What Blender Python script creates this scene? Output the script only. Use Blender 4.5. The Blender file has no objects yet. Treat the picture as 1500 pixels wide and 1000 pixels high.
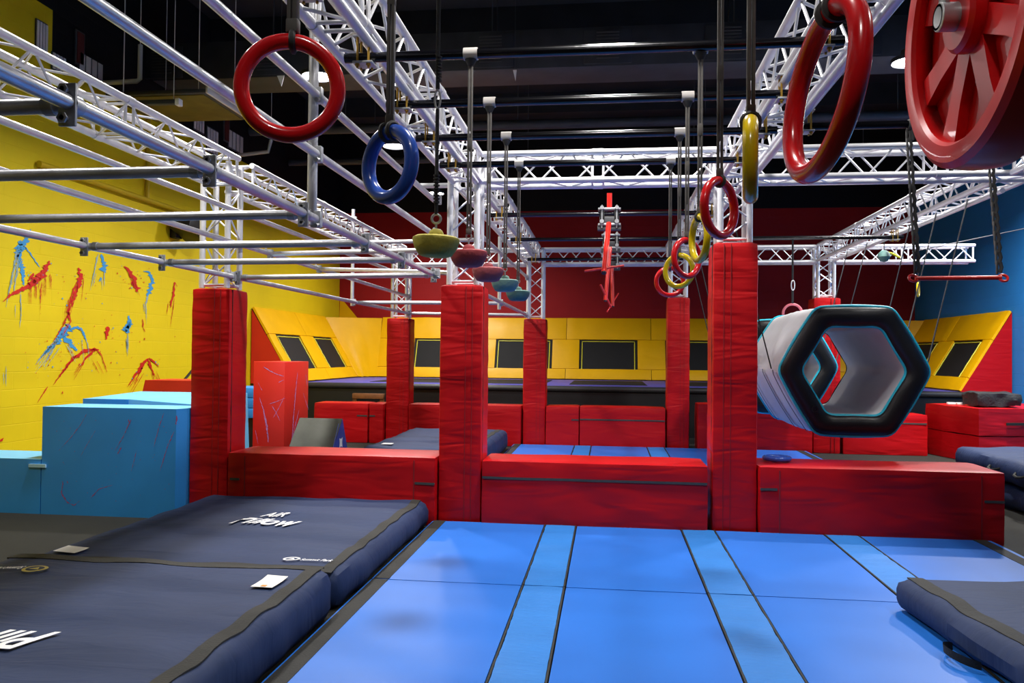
import bpy, bmesh, math, random
from mathutils import Vector, Matrix, noise
random.seed(7)
PI = math.pi
C = bpy.context.scene.collection

# ------------------------------------------------------------------ camera model (28 mm lens, 1500 x 1000)
FPX = 1167.0; ROLL = .008; EYE = 1.5
def _d(px, py): return Vector((px - 750., -(py - 500.), -FPX))
_yc = _d(891, 520).normalized()
_up = Vector((math.sin(ROLL), math.cos(ROLL), 0))
_zc = (_up - _yc * _up.dot(_yc)).normalized()
_xc = _yc.cross(_zc)
def ray(px, py):
    d = _d(px, py); return Vector((_xc.dot(d), _yc.dot(d), _zc.dot(d)))
def atx(px, py, x): r = ray(px, py); t = x / r.x; return Vector((0, 0, EYE)) + r * t
def aty(px, py, y): r = ray(px, py); t = y / r.y; return Vector((0, 0, EYE)) + r * t
def atz(px, py, z): r = ray(px, py); t = (z - EYE) / r.z; return Vector((0, 0, EYE)) + r * t

# ------------------------------------------------------------------ materials
def newmat(name):
    m = bpy.data.materials.new(name); m.use_nodes = True
    nt = m.node_tree; b = nt.nodes['Principled BSDF']
    return m, nt, b
def col(hexs):
    c = [int(hexs[i:i+2], 16) / 255 for i in (0, 2, 4)]
    return tuple((x / 12.92 if x <= .04045 else ((x + .055) / 1.055) ** 2.4) for x in c) + (1,)
def plain(name, hexs, rough=.5, metal=0., var=.0, nscale=6., bump=0., bscale=60., emit=0., spec=.5, coat=0.):
    m, nt, b = newmat(name); c = col(hexs)
    b.inputs['Base Color'].default_value = c; b.inputs['Roughness'].default_value = rough
    b.inputs['Metallic'].default_value = metal; b.inputs['Specular IOR Level'].default_value = spec
    b.inputs['Coat Weight'].default_value = coat
    L = nt.links; N = nt.nodes
    tc = N.new('ShaderNodeTexCoord')
    if var > 0:
        n = N.new('ShaderNodeTexNoise'); n.inputs['Scale'].default_value = nscale; n.inputs['Detail'].default_value = 5
        L.new(tc.outputs['Object'], n.inputs['Vector'])
        r = N.new('ShaderNodeValToRGB')
        r.color_ramp.elements[0].position = .3; r.color_ramp.elements[1].position = .7
        r.color_ramp.elements[0].color = tuple(x * (1 - var) for x in c[:3]) + (1,)
        r.color_ramp.elements[1].color = tuple(min(1, x * (1 + var)) for x in c[:3]) + (1,)
        L.new(n.outputs['Fac'], r.inputs['Fac']); L.new(r.outputs['Color'], b.inputs['Base Color'])
    if bump > 0:
        n2 = N.new('ShaderNodeTexNoise'); n2.inputs['Scale'].default_value = bscale; n2.inputs['Detail'].default_value = 4
        L.new(tc.outputs['Object'], n2.inputs['Vector'])
        bp = N.new('ShaderNodeBump'); bp.inputs['Strength'].default_value = bump; bp.inputs['Distance'].default_value = .01
        L.new(n2.outputs['Fac'], bp.inputs['Height']); L.new(bp.outputs['Normal'], b.inputs['Normal'])
    if emit > 0:
        b.inputs['Emission Color'].default_value = c; b.inputs['Emission Strength'].default_value = emit
    return m
def vinyl(name, hexs, rough=.45, wr=.5, dist=.02, rot=(0, .5, .6), scale=4., stretch=(1, 1, 5), var=.06, weave=True, det=3):
    """coated cloth with long soft creases"""
    m, nt, b = newmat(name); c = col(hexs); L = nt.links; N = nt.nodes
    b.inputs['Roughness'].default_value = rough; b.inputs['Specular IOR Level'].default_value = .28
    tc = N.new('ShaderNodeTexCoord')
    mp = N.new('ShaderNodeMapping'); mp.inputs['Rotation'].default_value = rot; mp.inputs['Scale'].default_value = stretch
    L.new(tc.outputs['Object'], mp.inputs['Vector'])
    n = N.new('ShaderNodeTexNoise'); n.inputs['Scale'].default_value = scale; n.inputs['Detail'].default_value = det
    n.inputs['Distortion'].default_value = .8
    L.new(mp.outputs['Vector'], n.inputs['Vector'])
    bp = N.new('ShaderNodeBump'); bp.inputs['Strength'].default_value = wr; bp.inputs['Distance'].default_value = dist
    L.new(n.outputs['Fac'], bp.inputs['Height'])
    n2 = N.new('ShaderNodeTexNoise'); n2.inputs['Scale'].default_value = 2.2; n2.inputs['Detail'].default_value = 6
    L.new(tc.outputs['Object'], n2.inputs['Vector'])
    r = N.new('ShaderNodeValToRGB')
    r.color_ramp.elements[0].position = .35; r.color_ramp.elements[1].position = .68
    r.color_ramp.elements[0].color = tuple(x * (1 - var) for x in c[:3]) + (1,)
    r.color_ramp.elements[1].color = tuple(min(1, x * (1 + var)) for x in c[:3]) + (1,)
    L.new(n2.outputs['Fac'], r.inputs['Fac']); L.new(r.outputs['Color'], b.inputs['Base Color'])
    L.new(bp.outputs['Normal'], b.inputs['Normal'])
    return m
def blockwall(name, hexs, axis, rough=.6, top=None, topz=5.12, var=.04):
    """painted cinder-block wall; above topz it is painted another colour"""
    m, nt, b = newmat(name); c = col(hexs); L = nt.links; N = nt.nodes
    b.inputs['Roughness'].default_value = rough; b.inputs['Specular IOR Level'].default_value = .3
    tc = N.new('ShaderNodeTexCoord'); sp = N.new('ShaderNodeSeparateXYZ'); L.new(tc.outputs['Object'], sp.inputs['Vector'])
    cb = N.new('ShaderNodeCombineXYZ'); L.new(sp.outputs[axis], cb.inputs['X']); L.new(sp.outputs['Z'], cb.inputs['Y'])
    br = N.new('ShaderNodeTexBrick'); br.inputs['Scale'].default_value = 1.
    br.inputs['Brick Width'].default_value = .41; br.inputs['Row Height'].default_value = .205
    br.inputs['Mortar Size'].default_value = .006; br.inputs['Mortar Smooth'].default_value = .6
    br.inputs['Color1'].default_value = (1, 1, 1, 1); br.inputs['Color2'].default_value = (1, 1, 1, 1)
    br.inputs['Mortar'].default_value = (0, 0, 0, 1)
    L.new(cb.outputs['Vector'], br.inputs['Vector'])
    ns = N.new('ShaderNodeTexNoise'); ns.inputs['Scale'].default_value = 25; L.new(tc.outputs['Object'], ns.inputs['Vector'])
    ad = N.new('ShaderNodeMath'); ad.operation = 'MULTIPLY_ADD'; ad.inputs[1].default_value = .12
    L.new(ns.outputs['Fac'], ad.inputs[0])
    bw = N.new('ShaderNodeRGBToBW'); L.new(br.outputs['Color'], bw.inputs['Color']); L.new(bw.outputs['Val'], ad.inputs[2])
    bp = N.new('ShaderNodeBump'); bp.inputs['Strength'].default_value = .35; bp.inputs['Distance'].default_value = .006
    L.new(ad.outputs[0], bp.inputs['Height']); L.new(bp.outputs['Normal'], b.inputs['Normal'])
    n2 = N.new('ShaderNodeTexNoise'); n2.inputs['Scale'].default_value = 1.1; n2.inputs['Detail'].default_value = 6
    L.new(tc.outputs['Object'], n2.inputs['Vector'])
    r = N.new('ShaderNodeValToRGB'); r.color_ramp.elements[0].position = .35; r.color_ramp.elements[1].position = .65
    r.color_ramp.elements[0].color = tuple(x * (1 - var) for x in c[:3]) + (1,)
    r.color_ramp.elements[1].color = tuple(min(1, x * (1 + var)) for x in c[:3]) + (1,)
    L.new(n2.outputs['Fac'], r.inputs['Fac'])
    out = r.outputs['Color']
    if top:
        gt = N.new('ShaderNodeMath'); gt.operation = 'GREATER_THAN'; gt.inputs[1].default_value = topz
        L.new(sp.outputs['Z'], gt.inputs[0])
        mx = N.new('ShaderNodeMix'); mx.data_type = 'RGBA'
        L.new(gt.outputs[0], mx.inputs[0]); L.new(out, mx.inputs[6]); mx.inputs[7].default_value = col(top)
        out = mx.outputs[2]
    L.new(out, b.inputs['Base Color'])
    return m

M = {}
M['red_pad'] = vinyl('red vinyl pad', 'B00810', .42, .7, .018, (0, .8, .3), 1.9, (.8, .8, 4.), .03, True, 1.2)
M['red_pillar'] = vinyl('red vinyl pillar cover', 'B4080F', .42, .6, .018, (0, .28, 0), 2.1, (1, 1, 5.), .03, True, 1.2)
M['red_hard'] = plain('red painted board', 'CE2212', .5, 0, .05, 3)
M['blue_mat'] = vinyl('blue mat vinyl', '2068C2', .44, .14, .012, (.2, 0, .7), 1.2, (3, 1, 1), .03)
M['blue_strip'] = vinyl('blue hinge cloth', '2470BC', .6, .35, .012, (0, 0, .5), 9, (1, 4, 1), .06)
M['blue_edge'] = plain('blue mat edge', '2F6FD8', .5)
M['navy'] = vinyl('navy crash mat cloth', '1E2E50', .7, .7, .025, (0, 0, .35), 1.6, (1.2, 4, 1), .06)
M['navy_side'] = vinyl('navy crash mat side', '262D48', .6, .5, .02, (0, 0, 0), 3, (4, 4, 1), .1)
M['black_tape'] = plain('black webbing', '1A1A16', .8, 0, .2, 20, .3, 90)
M['black_floor'] = plain('black carpet', '16160F', .9, 0, .25, 8, .4, 300)
M['black'] = plain('black plastic', '101012', .5)
M['black_bar'] = plain('black lacquered steel', '0B0B10', .17, 0, 0, spec=.6, bump=.03, bscale=40)
M['ceil'] = plain('black painted ceiling', '24262B', .8, 0, .3, 2)
M['duct'] = plain('dark painted duct', '383B42', .55, 0, .25, 3)
M['alu'] = plain('aluminium truss', 'DCDCE0', .3, .3, .04, 14, .05, 40)
M['galv'] = plain('galvanised pipe', 'D2D2D6', .3, .55, .12, 9, .08, 60)
M['zinc'] = plain('zinc clamp', 'B4B6B8', .4, .5, .15, 30)
M['brass'] = plain('yellow zinc bolt', 'B58F3C', .4, .8)
M['yellow_pad'] = vinyl('yellow vinyl pad', 'F2B806', .42, .25, .02, (0, .5, .3), 1.8, (1, 1, 3), .04)
M['yellow_piping'] = plain('yellow piping', 'E9E23A', .5)  # plain yellow of the stitched trampoline borders
M['net'] = plain('black trampoline bed', '0D0D0E', .75, 0, .2, 5, .15, 300)
M['purple'] = vinyl('violet blue pad', '4B4FB0', .45, .2, .01)
M['ring_red'] = plain('glossy red ring', 'E4181E', .22, 0, 0, coat=.4)
M['ring_yel'] = plain('glossy yellow ring', 'E8C612', .22, 0, 0, coat=.4)
M['ring_blue'] = plain('glossy blue ring', '2F5AC0', .25, 0, .08, 4, coat=.3)
M['wheel'] = plain('glossy red wheel', 'C40E12', .32, 0, .06, 5, coat=.1)
M['web'] = plain('grey webbing strap', '5E5A55', .75, 0, .15, 30)
M['web_dark'] = plain('dark webbing', '3B3A39', .75, 0, .15, 30)
M['collar'] = plain('white tape collar', 'D8D2CC', .6)
M['rope'] = plain('black rope', '17171A', .7, 0, 0, bump=.5, bscale=90)
M['rope_grey'] = plain('grey rope', '4A4A4C', .7)
M['d_yel'] = plain('chalky yellow foam', 'C4B648', .7, 0, .12, 12, .3, 60)
M['d_red'] = plain('chalky red foam', 'B4484E', .7, 0, .12, 12, .3, 60)
M['d_pink'] = plain('chalky pink foam', 'B4555B', .7, 0, .12, 12, .3, 60)
M['d_teal'] = plain('chalky teal foam', '73978E', .7, 0, .12, 12, .3, 60)
M['d_dteal'] = plain('chalky dark teal foam', '51756F', .7, 0, .12, 12, .3, 60)
M['pole_red'] = plain('red painted steel', 'E8261C', .3, coat=.3)
M['white_tarp'] = vinyl('white inflatable vinyl', 'D9D9DC', .4, .3, .015, (.3, 0, .4), 3, (1, 3, 1), .04)
M['inner_tarp'] = vinyl('pale grey inner vinyl', 'C6C6CA', .45, .2, .015, (.3, 0, .4), 2, (1, 3, 1), .05)
M['black_vinyl'] = vinyl('black inflatable vinyl', '1C1D1F', .38, .4, .02, (.4, .3, .4), 4, (1, 1, 1), .1)
M['cyan'] = plain('cyan piping', '1FB7CF', .45)
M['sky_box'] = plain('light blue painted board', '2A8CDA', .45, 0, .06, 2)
M['sky_lit'] = plain('pale blue lit board', '6FC2EE', .5, 0, .05, 3)  # paler copy of the box blue; overhead light put into the colour
M['sp_red'] = plain('red paint', 'CB2312', .5)
M['sp_blue'] = plain('blue paint', '3C97CF', .5)
M['sp_pale'] = plain('pale blue drips', '93AEB0', .5)
M['sp_mag'] = plain('faint red paint', 'A0487C', .5)
M['sp_lilac'] = plain('lilac paint', 'B08AC8', .5)
M['wall_y'] = blockwall('yellow block wall', 'E2C80E', 'Y', top='0E0E10', topz=5.12)
M['wall_y2'] = blockwall('yellow block wall upper', 'D7BB12', 'Y')
M['wall_b'] = blockwall('blue block wall', '2C8ADC', 'Y', top='0E0E10', topz=5.15)
M['wall_r'] = blockwall('red block wall', '9E1418', 'X', top='0B0B0D', topz=5.12)
M['wall_k'] = blockwall('dark block wall', '3A3A3E', 'X')
M['yellow_paint'] = plain('yellow painted conduit', 'C9AC12', .5)
M['white'] = plain('white print', 'F2F2F2', .6)
M['label'] = plain('white woven label', 'E6E4DC', .7, 0, .05, 40)
M['gold'] = plain('gold print', 'A8984A', .6)
M['orange'] = plain('orange print', 'D98A2A', .6)
M['vent'] = plain('grey vent metal', 'DAD4CE', .5)
M['vent_dark'] = plain('dim vent metal', '4A4B4E', .5)
M['pvc'] = plain('white plastic pipe', 'C4C4BE', .5)
M['wedge_grey'] = plain('grey carpeted foam', '5E6058', .8, 0, .15, 6, .2, 120)
M['wedge_blue'] = plain('blue foam side', '2C47A0', .5)
M['wood'] = plain('brown wood', '7A4A22', .6, 0, .2, 12)
M['cloud_y'] = plain('yellow stained panel', '6A5C18', .7, 0, .2, 4)
M['cable'] = plain('steel cable', 'A8A8AC', .35, .8)
M['lens'] = plain('lamp lens', 'FFFFFF', .4, emit=40)
M['black_foam'] = plain('black cracked foam', '1B1B1B', .7, 0, .2, 20, .8, 30)
M['yellow_strap'] = plain('yellow webbing', 'D9D21E', .6)

# ------------------------------------------------------------------ mesh builder
class MB:
    def __init__(s): s.v = []; s.f = []; s.mi = []; s.mats = []
    def mid(s, m):
        if m is None: return 0
        if m not in s.mats: s.mats.append(m)
        return s.mats.index(m)
    def add(s, vs, fs, m=None):
        k = len(s.v); i = s.mid(m)
        s.v += [Vector(v) for v in vs]; s.f += [tuple(j + k for j in f) for f in fs]; s.mi += [i] * len(fs); return s
    def box(s, x0, x1, y0, y1, z0, z1, m=None):
        return s.add([(x0,y0,z0),(x1,y0,z0),(x1,y1,z0),(x0,y1,z0),(x0,y0,z1),(x1,y0,z1),(x1,y1,z1),(x0,y1,z1)],
                     [(0,3,2,1),(4,5,6,7),(0,1,5,4),(1,2,6,5),(2,3,7,6),(3,0,4,7)], m)
    def rbox(s, x0, x1, y0, y1, z0, z1, r=.01, m=None, seg=2):
        bm = bmesh.new(); bmesh.ops.create_cube(bm, size=1)
        for v in bm.verts:
            v.co = Vector(((x0+x1)/2 + v.co.x*(x1-x0), (y0+y1)/2 + v.co.y*(y1-y0), (z0+z1)/2 + v.co.z*(z1-z0)))
        bmesh.ops.bevel(bm, geom=bm.edges[:], offset=min(r, .45*min(x1-x0, y1-y0, z1-z0)), segments=seg, affect='EDGES', profile=.5)
        bm.verts.index_update()
        s.add([v.co.copy() for v in bm.verts], [tuple(v.index for v in f.verts) for f in bm.faces], m); bm.free(); return s
    def soft(s, x0, x1, y0, y1, z0, z1, r=.02, step=.05, amp=.004, fr=(3, 3, 9), seed=0, m=None, bulge=0.):
        """padded block: rounded edges and crumpled cover"""
        lo = Vector((x0,y0,z0)); hi = Vector((x1,y1,z1)); ctr = (lo+hi)/2; ext = hi-lo
        il = lo + Vector((r,r,r)); ih = hi - Vector((r,r,r)); idx = {}; vs = []; fs = []
        n = [max(2, int(round(ext[a]/step))) for a in range(3)]
        def coord(a, k):
            N_ = n[a]
            if k == 0: return lo[a]
            if k == N_: return hi[a]
            return lo[a] + r*.5 + (ext[a]-r)*(k-0)/N_ if False else lo[a] + ext[a]*k/N_
        def vid(i, j, k):
            key = (i, j, k)
            if key in idx: return idx[key]
            p = Vector((coord(0,i), coord(1,j), coord(2,k)))
            q = Vector([min(max(p[a], il[a]), ih[a]) for a in range(3)])
            d = p - q; nn = d.normalized() if d.length > 1e-9 else Vector((0,0,1))
            p2 = q + nn * r
            t = Vector((p.x*fr[0] + seed*3.1, p.y*fr[1], p.z*fr[2] + (p.x+p.y)*1.5))
            w = amp * noise.noise(t) * 1.6
            if bulge:
                e = [1 - abs(2*(p[a]-ctr[a])/ext[a])**4 for a in range(3)]
                ax = max(range(3), key=lambda a: abs(nn[a])); o = [a for a in range(3) if a != ax]
                w += bulge * e[o[0]] * e[o[1]]
            idx[key] = len(vs); vs.append(p2 + nn * w); return idx[key]
        for (a, b, c) in ((0,1,2),(1,2,0),(2,0,1)):
            for side in (0, n[c]):
                for i in range(n[a]):
                    for j in range(n[b]):
                        q = []
                        for (di, dj) in ((0,0),(1,0),(1,1),(0,1)):
                            k3 = [0,0,0]; k3[a] = i+di; k3[b] = j+dj; k3[c] = side; q.append(vid(*k3))
                        fs.append(tuple(q) if side else tuple(reversed(q)))
        return s.add(vs, fs, m)
    def tube(s, pts, r, n=10, m=None, cap=True, closed=False, r2=None):
        pts = [Vector(p) for p in pts]; N_ = len(pts); vs = []; fs = []; prev = None
        for i, p in enumerate(pts):
            if closed: d = pts[(i+1) % N_] - pts[i-1]
            else: d = pts[min(i+1, N_-1)] - pts[max(i-1, 0)]
            d.normalize()
            if prev is None:
                u = d.cross(Vector((0,0,1)));
                if u.length < 1e-3: u = d.cross(Vector((1,0,0)))
            else: u = prev - d * prev.dot(d)
            u.normalize(); prev = u; w = d.cross(u)
            rr = r if r2 is None else r + (r2-r)*i/(N_-1)
            for k in range(n):
                a = 2*PI*k/n; vs.append(p + (u*math.cos(a) + w*math.sin(a))*rr)
        M_ = N_ if closed else N_-1
        for i in range(M_):
            for k in range(n):
                a = i*n+k; b = i*n+(k+1) % n; c = ((i+1) % N_)*n+(k+1) % n; d_ = ((i+1) % N_)*n+k
                fs.append((a, b, c, d_))
        if cap and not closed: fs += [tuple(reversed(range(n))), tuple(range((N_-1)*n, N_*n))]
        return s.add(vs, fs, m)
    def lathe(s, prof, c=(0,0,0), axis='Z', n=32, m=None):
        vs = []; fs = []; c = Vector(c)
        for (r, h) in prof:
            for k in range(n):
                a = 2*PI*k/n; x, y = r*math.cos(a), r*math.sin(a)
                v = {'Z': (x,y,h), 'X': (h,x,y), 'Y': (y,h,x)}[axis]; vs.append(c + Vector(v))
        for i in range(len(prof)-1):
            for k in range(n):
                fs.append((i*n+k, i*n+(k+1) % n, (i+1)*n+(k+1) % n, (i+1)*n+k))
        if prof[0][0] > 1e-4: fs.append(tuple(reversed(range(n))))
        if prof[-1][0] > 1e-4: fs.append(tuple(range((len(prof)-1)*n, len(prof)*n)))
        return s.add(vs, fs, m)
    def xform(s, mat): s.v = [mat @ v for v in s.v]; return s
    def build(s, name, mat=None, parent=None, smooth=True):
        off = Vector(parent.get('_o', (0,0,0))) if parent is not None else Vector((0,0,0))
        me = bpy.data.meshes.new(name); me.from_pydata([v - off for v in s.v], [], s.f); me.validate()
        if mat is not None and not s.mats: me.materials.append(mat)
        for m_ in s.mats: me.materials.append(m_)
        if s.mats:
            for p, i in zip(me.polygons, s.mi): p.material_index = i
        bm = bmesh.new(); bm.from_mesh(me); bmesh.ops.remove_doubles(bm, verts=bm.verts, dist=1e-5)
        bmesh.ops.recalc_face_normals(bm, faces=bm.faces); bm.to_mesh(me); bm.free()
        if smooth:
            for p in me.polygons: p.use_smooth = True
            me.set_sharp_from_angle(angle=math.radians(38))
        o = bpy.data.objects.new(name, me); C.objects.link(o)
        if parent is not None: o.parent = parent; o['_o'] = off
        return o
def thing(name, label, cat, loc=(0,0,0), group=None):
    o = bpy.data.objects.new(name, None); C.objects.link(o); o.location = loc; o['_o'] = tuple(loc)
    o.empty_display_size = .1
    o['label'] = label; o['category'] = cat
    if group: o['group'] = group
    return o
def tag(o, label, cat, group=None, kind=None):
    o['label'] = label; o['category'] = cat
    if group: o['group'] = group
    if kind: o['kind'] = kind
    return o
def struct(name, mb, mat=None, parent=None, label=None, smooth=False):
    o = mb.build(name, mat, parent, smooth); o['kind'] = 'structure'
    if label: o['label'] = label
    return o
FL = -.05     # carpet level; blue mats are 5 cm thick with their top at 0

# ------------------------------------------------------------------ room shell
XL, XR, YB, YF, ZC = -6.95, 7.25, 20.0, -6.0, 7.3
struct('floor', MB().add([(XL-.2,YF-.2,FL),(XR+.2,YF-.2,FL),(XR+.2,YB+.2,FL),(XL-.2,YB+.2,FL)], [(0,1,2,3)]), M['black_floor'])
struct('ceiling', MB().box(XL-.2, XR+.2, YF-.2, YB+.2, ZC, ZC+.1), M['ceil'])
wl = struct('wall_left', MB().box(XL-.15, XL, YF, YB, FL, ZC), M['wall_y'])
struct('wall_right', MB().box(XR, XR+.15, YF, YB, FL, ZC), M['wall_b'])
wb = struct('wall_back', MB().box(XL-.15, XR+.15, YB, YB+.15, FL, ZC), M['wall_r'])
struct('wall_front', MB().box(XL-.15, XR+.15, YF-.15, YF, FL, ZC), M['wall_k'])
# raised yellow paint field on the nearer part of the left wall
struct('paint_field', MB().box(XL, XL+.004, YF, 9.15, 5.12, 5.75), M['wall_y2'], wl)
# yellow painted triangle on the back wall beside the left corner
struct('paint_triangle', MB().add([(XL, YB-.004, 2.1), (XL+.02, YB-.004, 2.95), (-6.2, YB-.004, 2.1)], [(0, 1, 2)]), M['yellow_pad'], wb)

# paint splatters
def streak(mb, toXYZ, pts, w0, w1, mat, jag=.35, seed=0):
    rnd = random.Random(seed); P = [toXYZ(p[0], p[1]) for p in pts]
    # resample in pixel space
    S = []
    for a, b in zip(pts[:-1], pts[1:]):
        k = max(2, int(math.hypot(b[0]-a[0], b[1]-a[1]) / 2.0))
        for i in range(k): S.append((a[0]+(b[0]-a[0])*i/k, a[1]+(b[1]-a[1])*i/k))
    S.append(pts[-1]); n = len(S); L_ = []; R_ = []
    for i, p in enumerate(S):
        a = S[max(i-1, 0)]; b = S[min(i+1, n-1)]; dx, dy = b[0]-a[0], b[1]-a[1]; l = math.hypot(dx, dy) or 1
        t = i/(n-1); w = (w0+(w1-w0)*t) * (1 + jag*rnd.uniform(-1, 1.3)) * (.35 + .65*min(1, 6*t, 6*(1-t)))
        ox = rnd.uniform(-.4, .4)*w
        L_.append((p[0]-dy/l*w*.5+ox, p[1]+dx/l*w*.5)); R_.append((p[0]+dy/l*w*.5+ox, p[1]-dx/l*w*.5))
    vs = [toXYZ(*q) for q in L_] + [toXYZ(*q) for q in R_]
    mb.add(vs, [(i, i+1, n+i+1, n+i) for i in range(n-1)], mat)
def blob(mb, toXYZ, cx, cy, r, mat, seed=0, sy=1.):
    rnd = random.Random(seed); k = 8
    mb.add([toXYZ(cx, cy)] + [toXYZ(cx+math.cos(2*PI*i/k)*r*rnd.uniform(.6, 1.3), cy+math.sin(2*PI*i/k)*r*sy*rnd.uniform(.6, 1.3)) for i in range(k)],
           [(0, i+1, (i+1) % k+1) for i in range(k)], mat)
W = lambda x, y: atx(x, y, XL+.006)
W2 = lambda x, y: atx(x, y, XL+.010)
red = MB(); blu = MB()
S_ = [  # blue marks: (points, w0, w1)
 ([(45,336),(40,347),(31,360),(29,372)], 3, 10, 'b'), ([(30,352),(28,372),(32,392),(35,418)], 9, 3, 'b'), ([(34,358),(45,372),(58,391)], 1.5, 1.5, 'b'),
 ([(26,362),(20,395),(13,430)], 3, 1, 'p'), ([(28,365),(25,395),(20,432)], 3, 1, 'p'), ([(30,430),(31,455),(29,480)], 1.4, .8, 'p'), ([(25,375),(16,410),(9,450)],1.5,.8,'p'),
 ([(149,372),(152,385),(154,399)], 4, 8, 'b'), ([(144,372),(140,388),(136,410)], 2.5, .8, 'p'), ([(148,406),(146,412)], 4, 3, 'b'),
 ([(210,397),(218,398),(223,408),(221,422),(216,434)], 1.5, 7, 'b'), ([(216,434),(214,446)], 3, 1, 'p'),
 ([(189,462),(189,474),(184,486)], 3, 10, 'b'), ([(189,472),(186,488)], 9, 6, 'b'), ([(187,488),(188,512)], 1.3, .8, 'p'),
 ([(105,476),(97,482),(90,492),(78,505),(60,524)], 12, 2, 'b'), ([(90,488),(100,500),(113,514)], 8, 4, 'b'), ([(103,482),(114,479),(122,486),(127,502)], 4, 1.5, 'b'), ([(88,492),(70,512),(52,534)], 4, 1, 'p'), ([(86,496),(76,515),(64,535)], 3, .8, 'p')]
for i, (p, a, b, c) in enumerate(S_): streak(blu, W, p, a, b, M['sp_blue'] if c == 'b' else M['sp_pale'], .35, i)
R_ = [([(73,382),(68,392),(58,404),(50,416)], 5, 11), ([(54,408),(44,418),(30,424),(16,432),(4,442)], 9, 1), ([(50,400),(42,412)], 3, 2), ([(61,395),(56,425)], .8, .5), ([(52,415),(51,437)],.8,.5), ([(66,395),(66,412)],.8,.5),
 ([(115,392),(117,402),(121,405)], 3, 5), ([(121,401),(116,415),(110,430),(104,450)], 6, 3), ([(113,412),(106,430),(100,455),(102,470)], 2, 2.5), ([(104,450),(94,474),(78,500)], 1.6, .7), ([(100,452),(104,470),(92,492)], 1.4, 1),
 ([(182,390),(188,394),(196,408),(202,427)], 3, 8), ([(184,392),(190,402),(198,424)], 1, 1), ([(256,413),(254,430),(250,450)], 3, 2), ([(256,413),(260,420)], 1, .6), ([(158,478),(158,486),(155,497)], 6, 2.5), ([(209,467),(210,480)], 1.6, 1.2), ([(210,480),(213,486)],1,.5),
 ([(140,511),(124,514),(108,524),(92,544),(78,564)], 5, 1.2), ([(137,513),(126,524),(117,538)], 4, 1), ([(142,512),(149,520),(152,530),(157,545)], 1.5, .8), ([(132,512),(145,512)], 6, 3), ([(112,520),(96,540),(84,556)],1.4,.7),
 ([(217,525),(208,535),(198,550),(187,566)], 5, 1.5), ([(217,526),(222,540),(227,552)], 4, 1), ([(218,524),(228,532),(233,537)], 3, 1), ([(213,530),(204,548),(196,562)], 1.5, .8), ([(70,566),(62,578),(55,590)], 2, .7), ([(0,646),(6,641)], 3, 1.5)]
for i, (p, a, b) in enumerate(R_): streak(red, W2, p, a, b, M['sp_red'], .4, 50+i)
rr = random.Random(3)
for k, (cx, cy, dx, dy, c) in enumerate([(30,380,-.3,1,'p'),(22,395,-.35,1,'p'),(28,440,0,1,'p'),(62,405,0,1,'r'),(48,418,0,1,'r'),(55,415,0,1,'r'),(118,405,-.1,1,'r'),(104,440,-.3,1,'r'),(98,465,-.6,1,'r'),(88,500,-.7,1,'p'),(78,508,-.8,1,'p'),(98,500,.5,1,'p'),(152,400,0,1,'p'),(138,395,-.2,1,'p'),(216,440,.05,1,'p'),(187,492,0,1,'p'),(190,495,.05,1,'p'),(124,500,.1,1,'p'),(140,525,.5,1,'r'),(120,530,-.6,1,'r'),(205,545,-.6,1,'r'),(224,545,.4,1,'r'),(252,440,-.15,1,'r'),(188,400,.4,1,'r'),(70,400,0,1,'r'),(5,540,0,1,'p')]):
    for q in range(3):
        L_ = rr.uniform(12, 34); ox = rr.uniform(-6, 6); oy = rr.uniform(-4, 8)
        streak(red if c == 'r' else blu, W2, [(cx+ox, cy+oy), (cx+ox+dx*L_*.5, cy+oy+L_*.5*dy), (cx+ox+dx*L_, cy+oy+dy*L_)], .8, .3, M['sp_red'] if c == 'r' else M['sp_pale'], .5, 700+k*3+q)
for i in range(170):
    cx, cy = rr.choice([(60,400),(118,420),(196,410),(100,470),(130,520),(215,530),(30,400),(90,510),(155,485),(75,535)])
    blob(red if rr.random() < .6 else blu, W2, cx+rr.gauss(0, 20), cy+rr.gauss(0, 18), rr.uniform(.3, .9), None, i, rr.uniform(.8, 2))
for mbx in (red, blu):   # blobs were given slot 0 of their builder
    pass
struct('paint_splatter', red, None, wl, label='red paint splatter'); struct('paint_splatter', blu, None, wl, label='blue paint splatter')

# ------------------------------------------------------------------ floor mats
cols = [(-1.56, -.545, 'left'), (-.265, .635, 'middle'), (.925, 1.825, 'right'), (2.115, 3.16, 'far right')]
def panel(x0, x1, y0, y1, where, row, left=False, right=False):
    t = thing('floor_mat', 'blue vinyl floor mat panel, %s column, %s' % (where, row), 'floor mat', ((x0+x1)/2, (y0+y1)/2, FL), None)
    MB().soft(x0+.004, x1-.004, y0+.004, y1-.004, FL, 0, .008, .08, .0012, (2, 2, 2), x0, ).build('cover', M['blue_mat'], t)
    if left: MB().box(x0+.02, x0+.125, y0+.01, y1-.01, -.004, .0022).build('edge_webbing', M['black_tape'], t, False)
    if right: MB().box(x1-.15, x1-.045, y0+.01, y1-.01, -.004, .0022).build('edge_webbing', M['black_tape'], t, False)
rows = [(1.3, 3.25, 'nearest the camera'), (3.25, 5.18, 'in front of the cross seam'), (5.18, 7.06, 'against the front red blocks')]
rows2 = [(7.66, 10.4, 'just behind the front red blocks'), (10.4, 13.28, 'at the foot of the far red blocks')]
for (y0, y1, row) in rows[1:] + rows2:
    for k, (x0, x1, wh) in enumerate(cols):
        panel(x0, x1, y0, y1, wh, row, k == 0, k == 3)
strips = [(-.545, -.265, 'left'), (.635, .925, 'middle'), (1.825, 2.115, 'right')]
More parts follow.
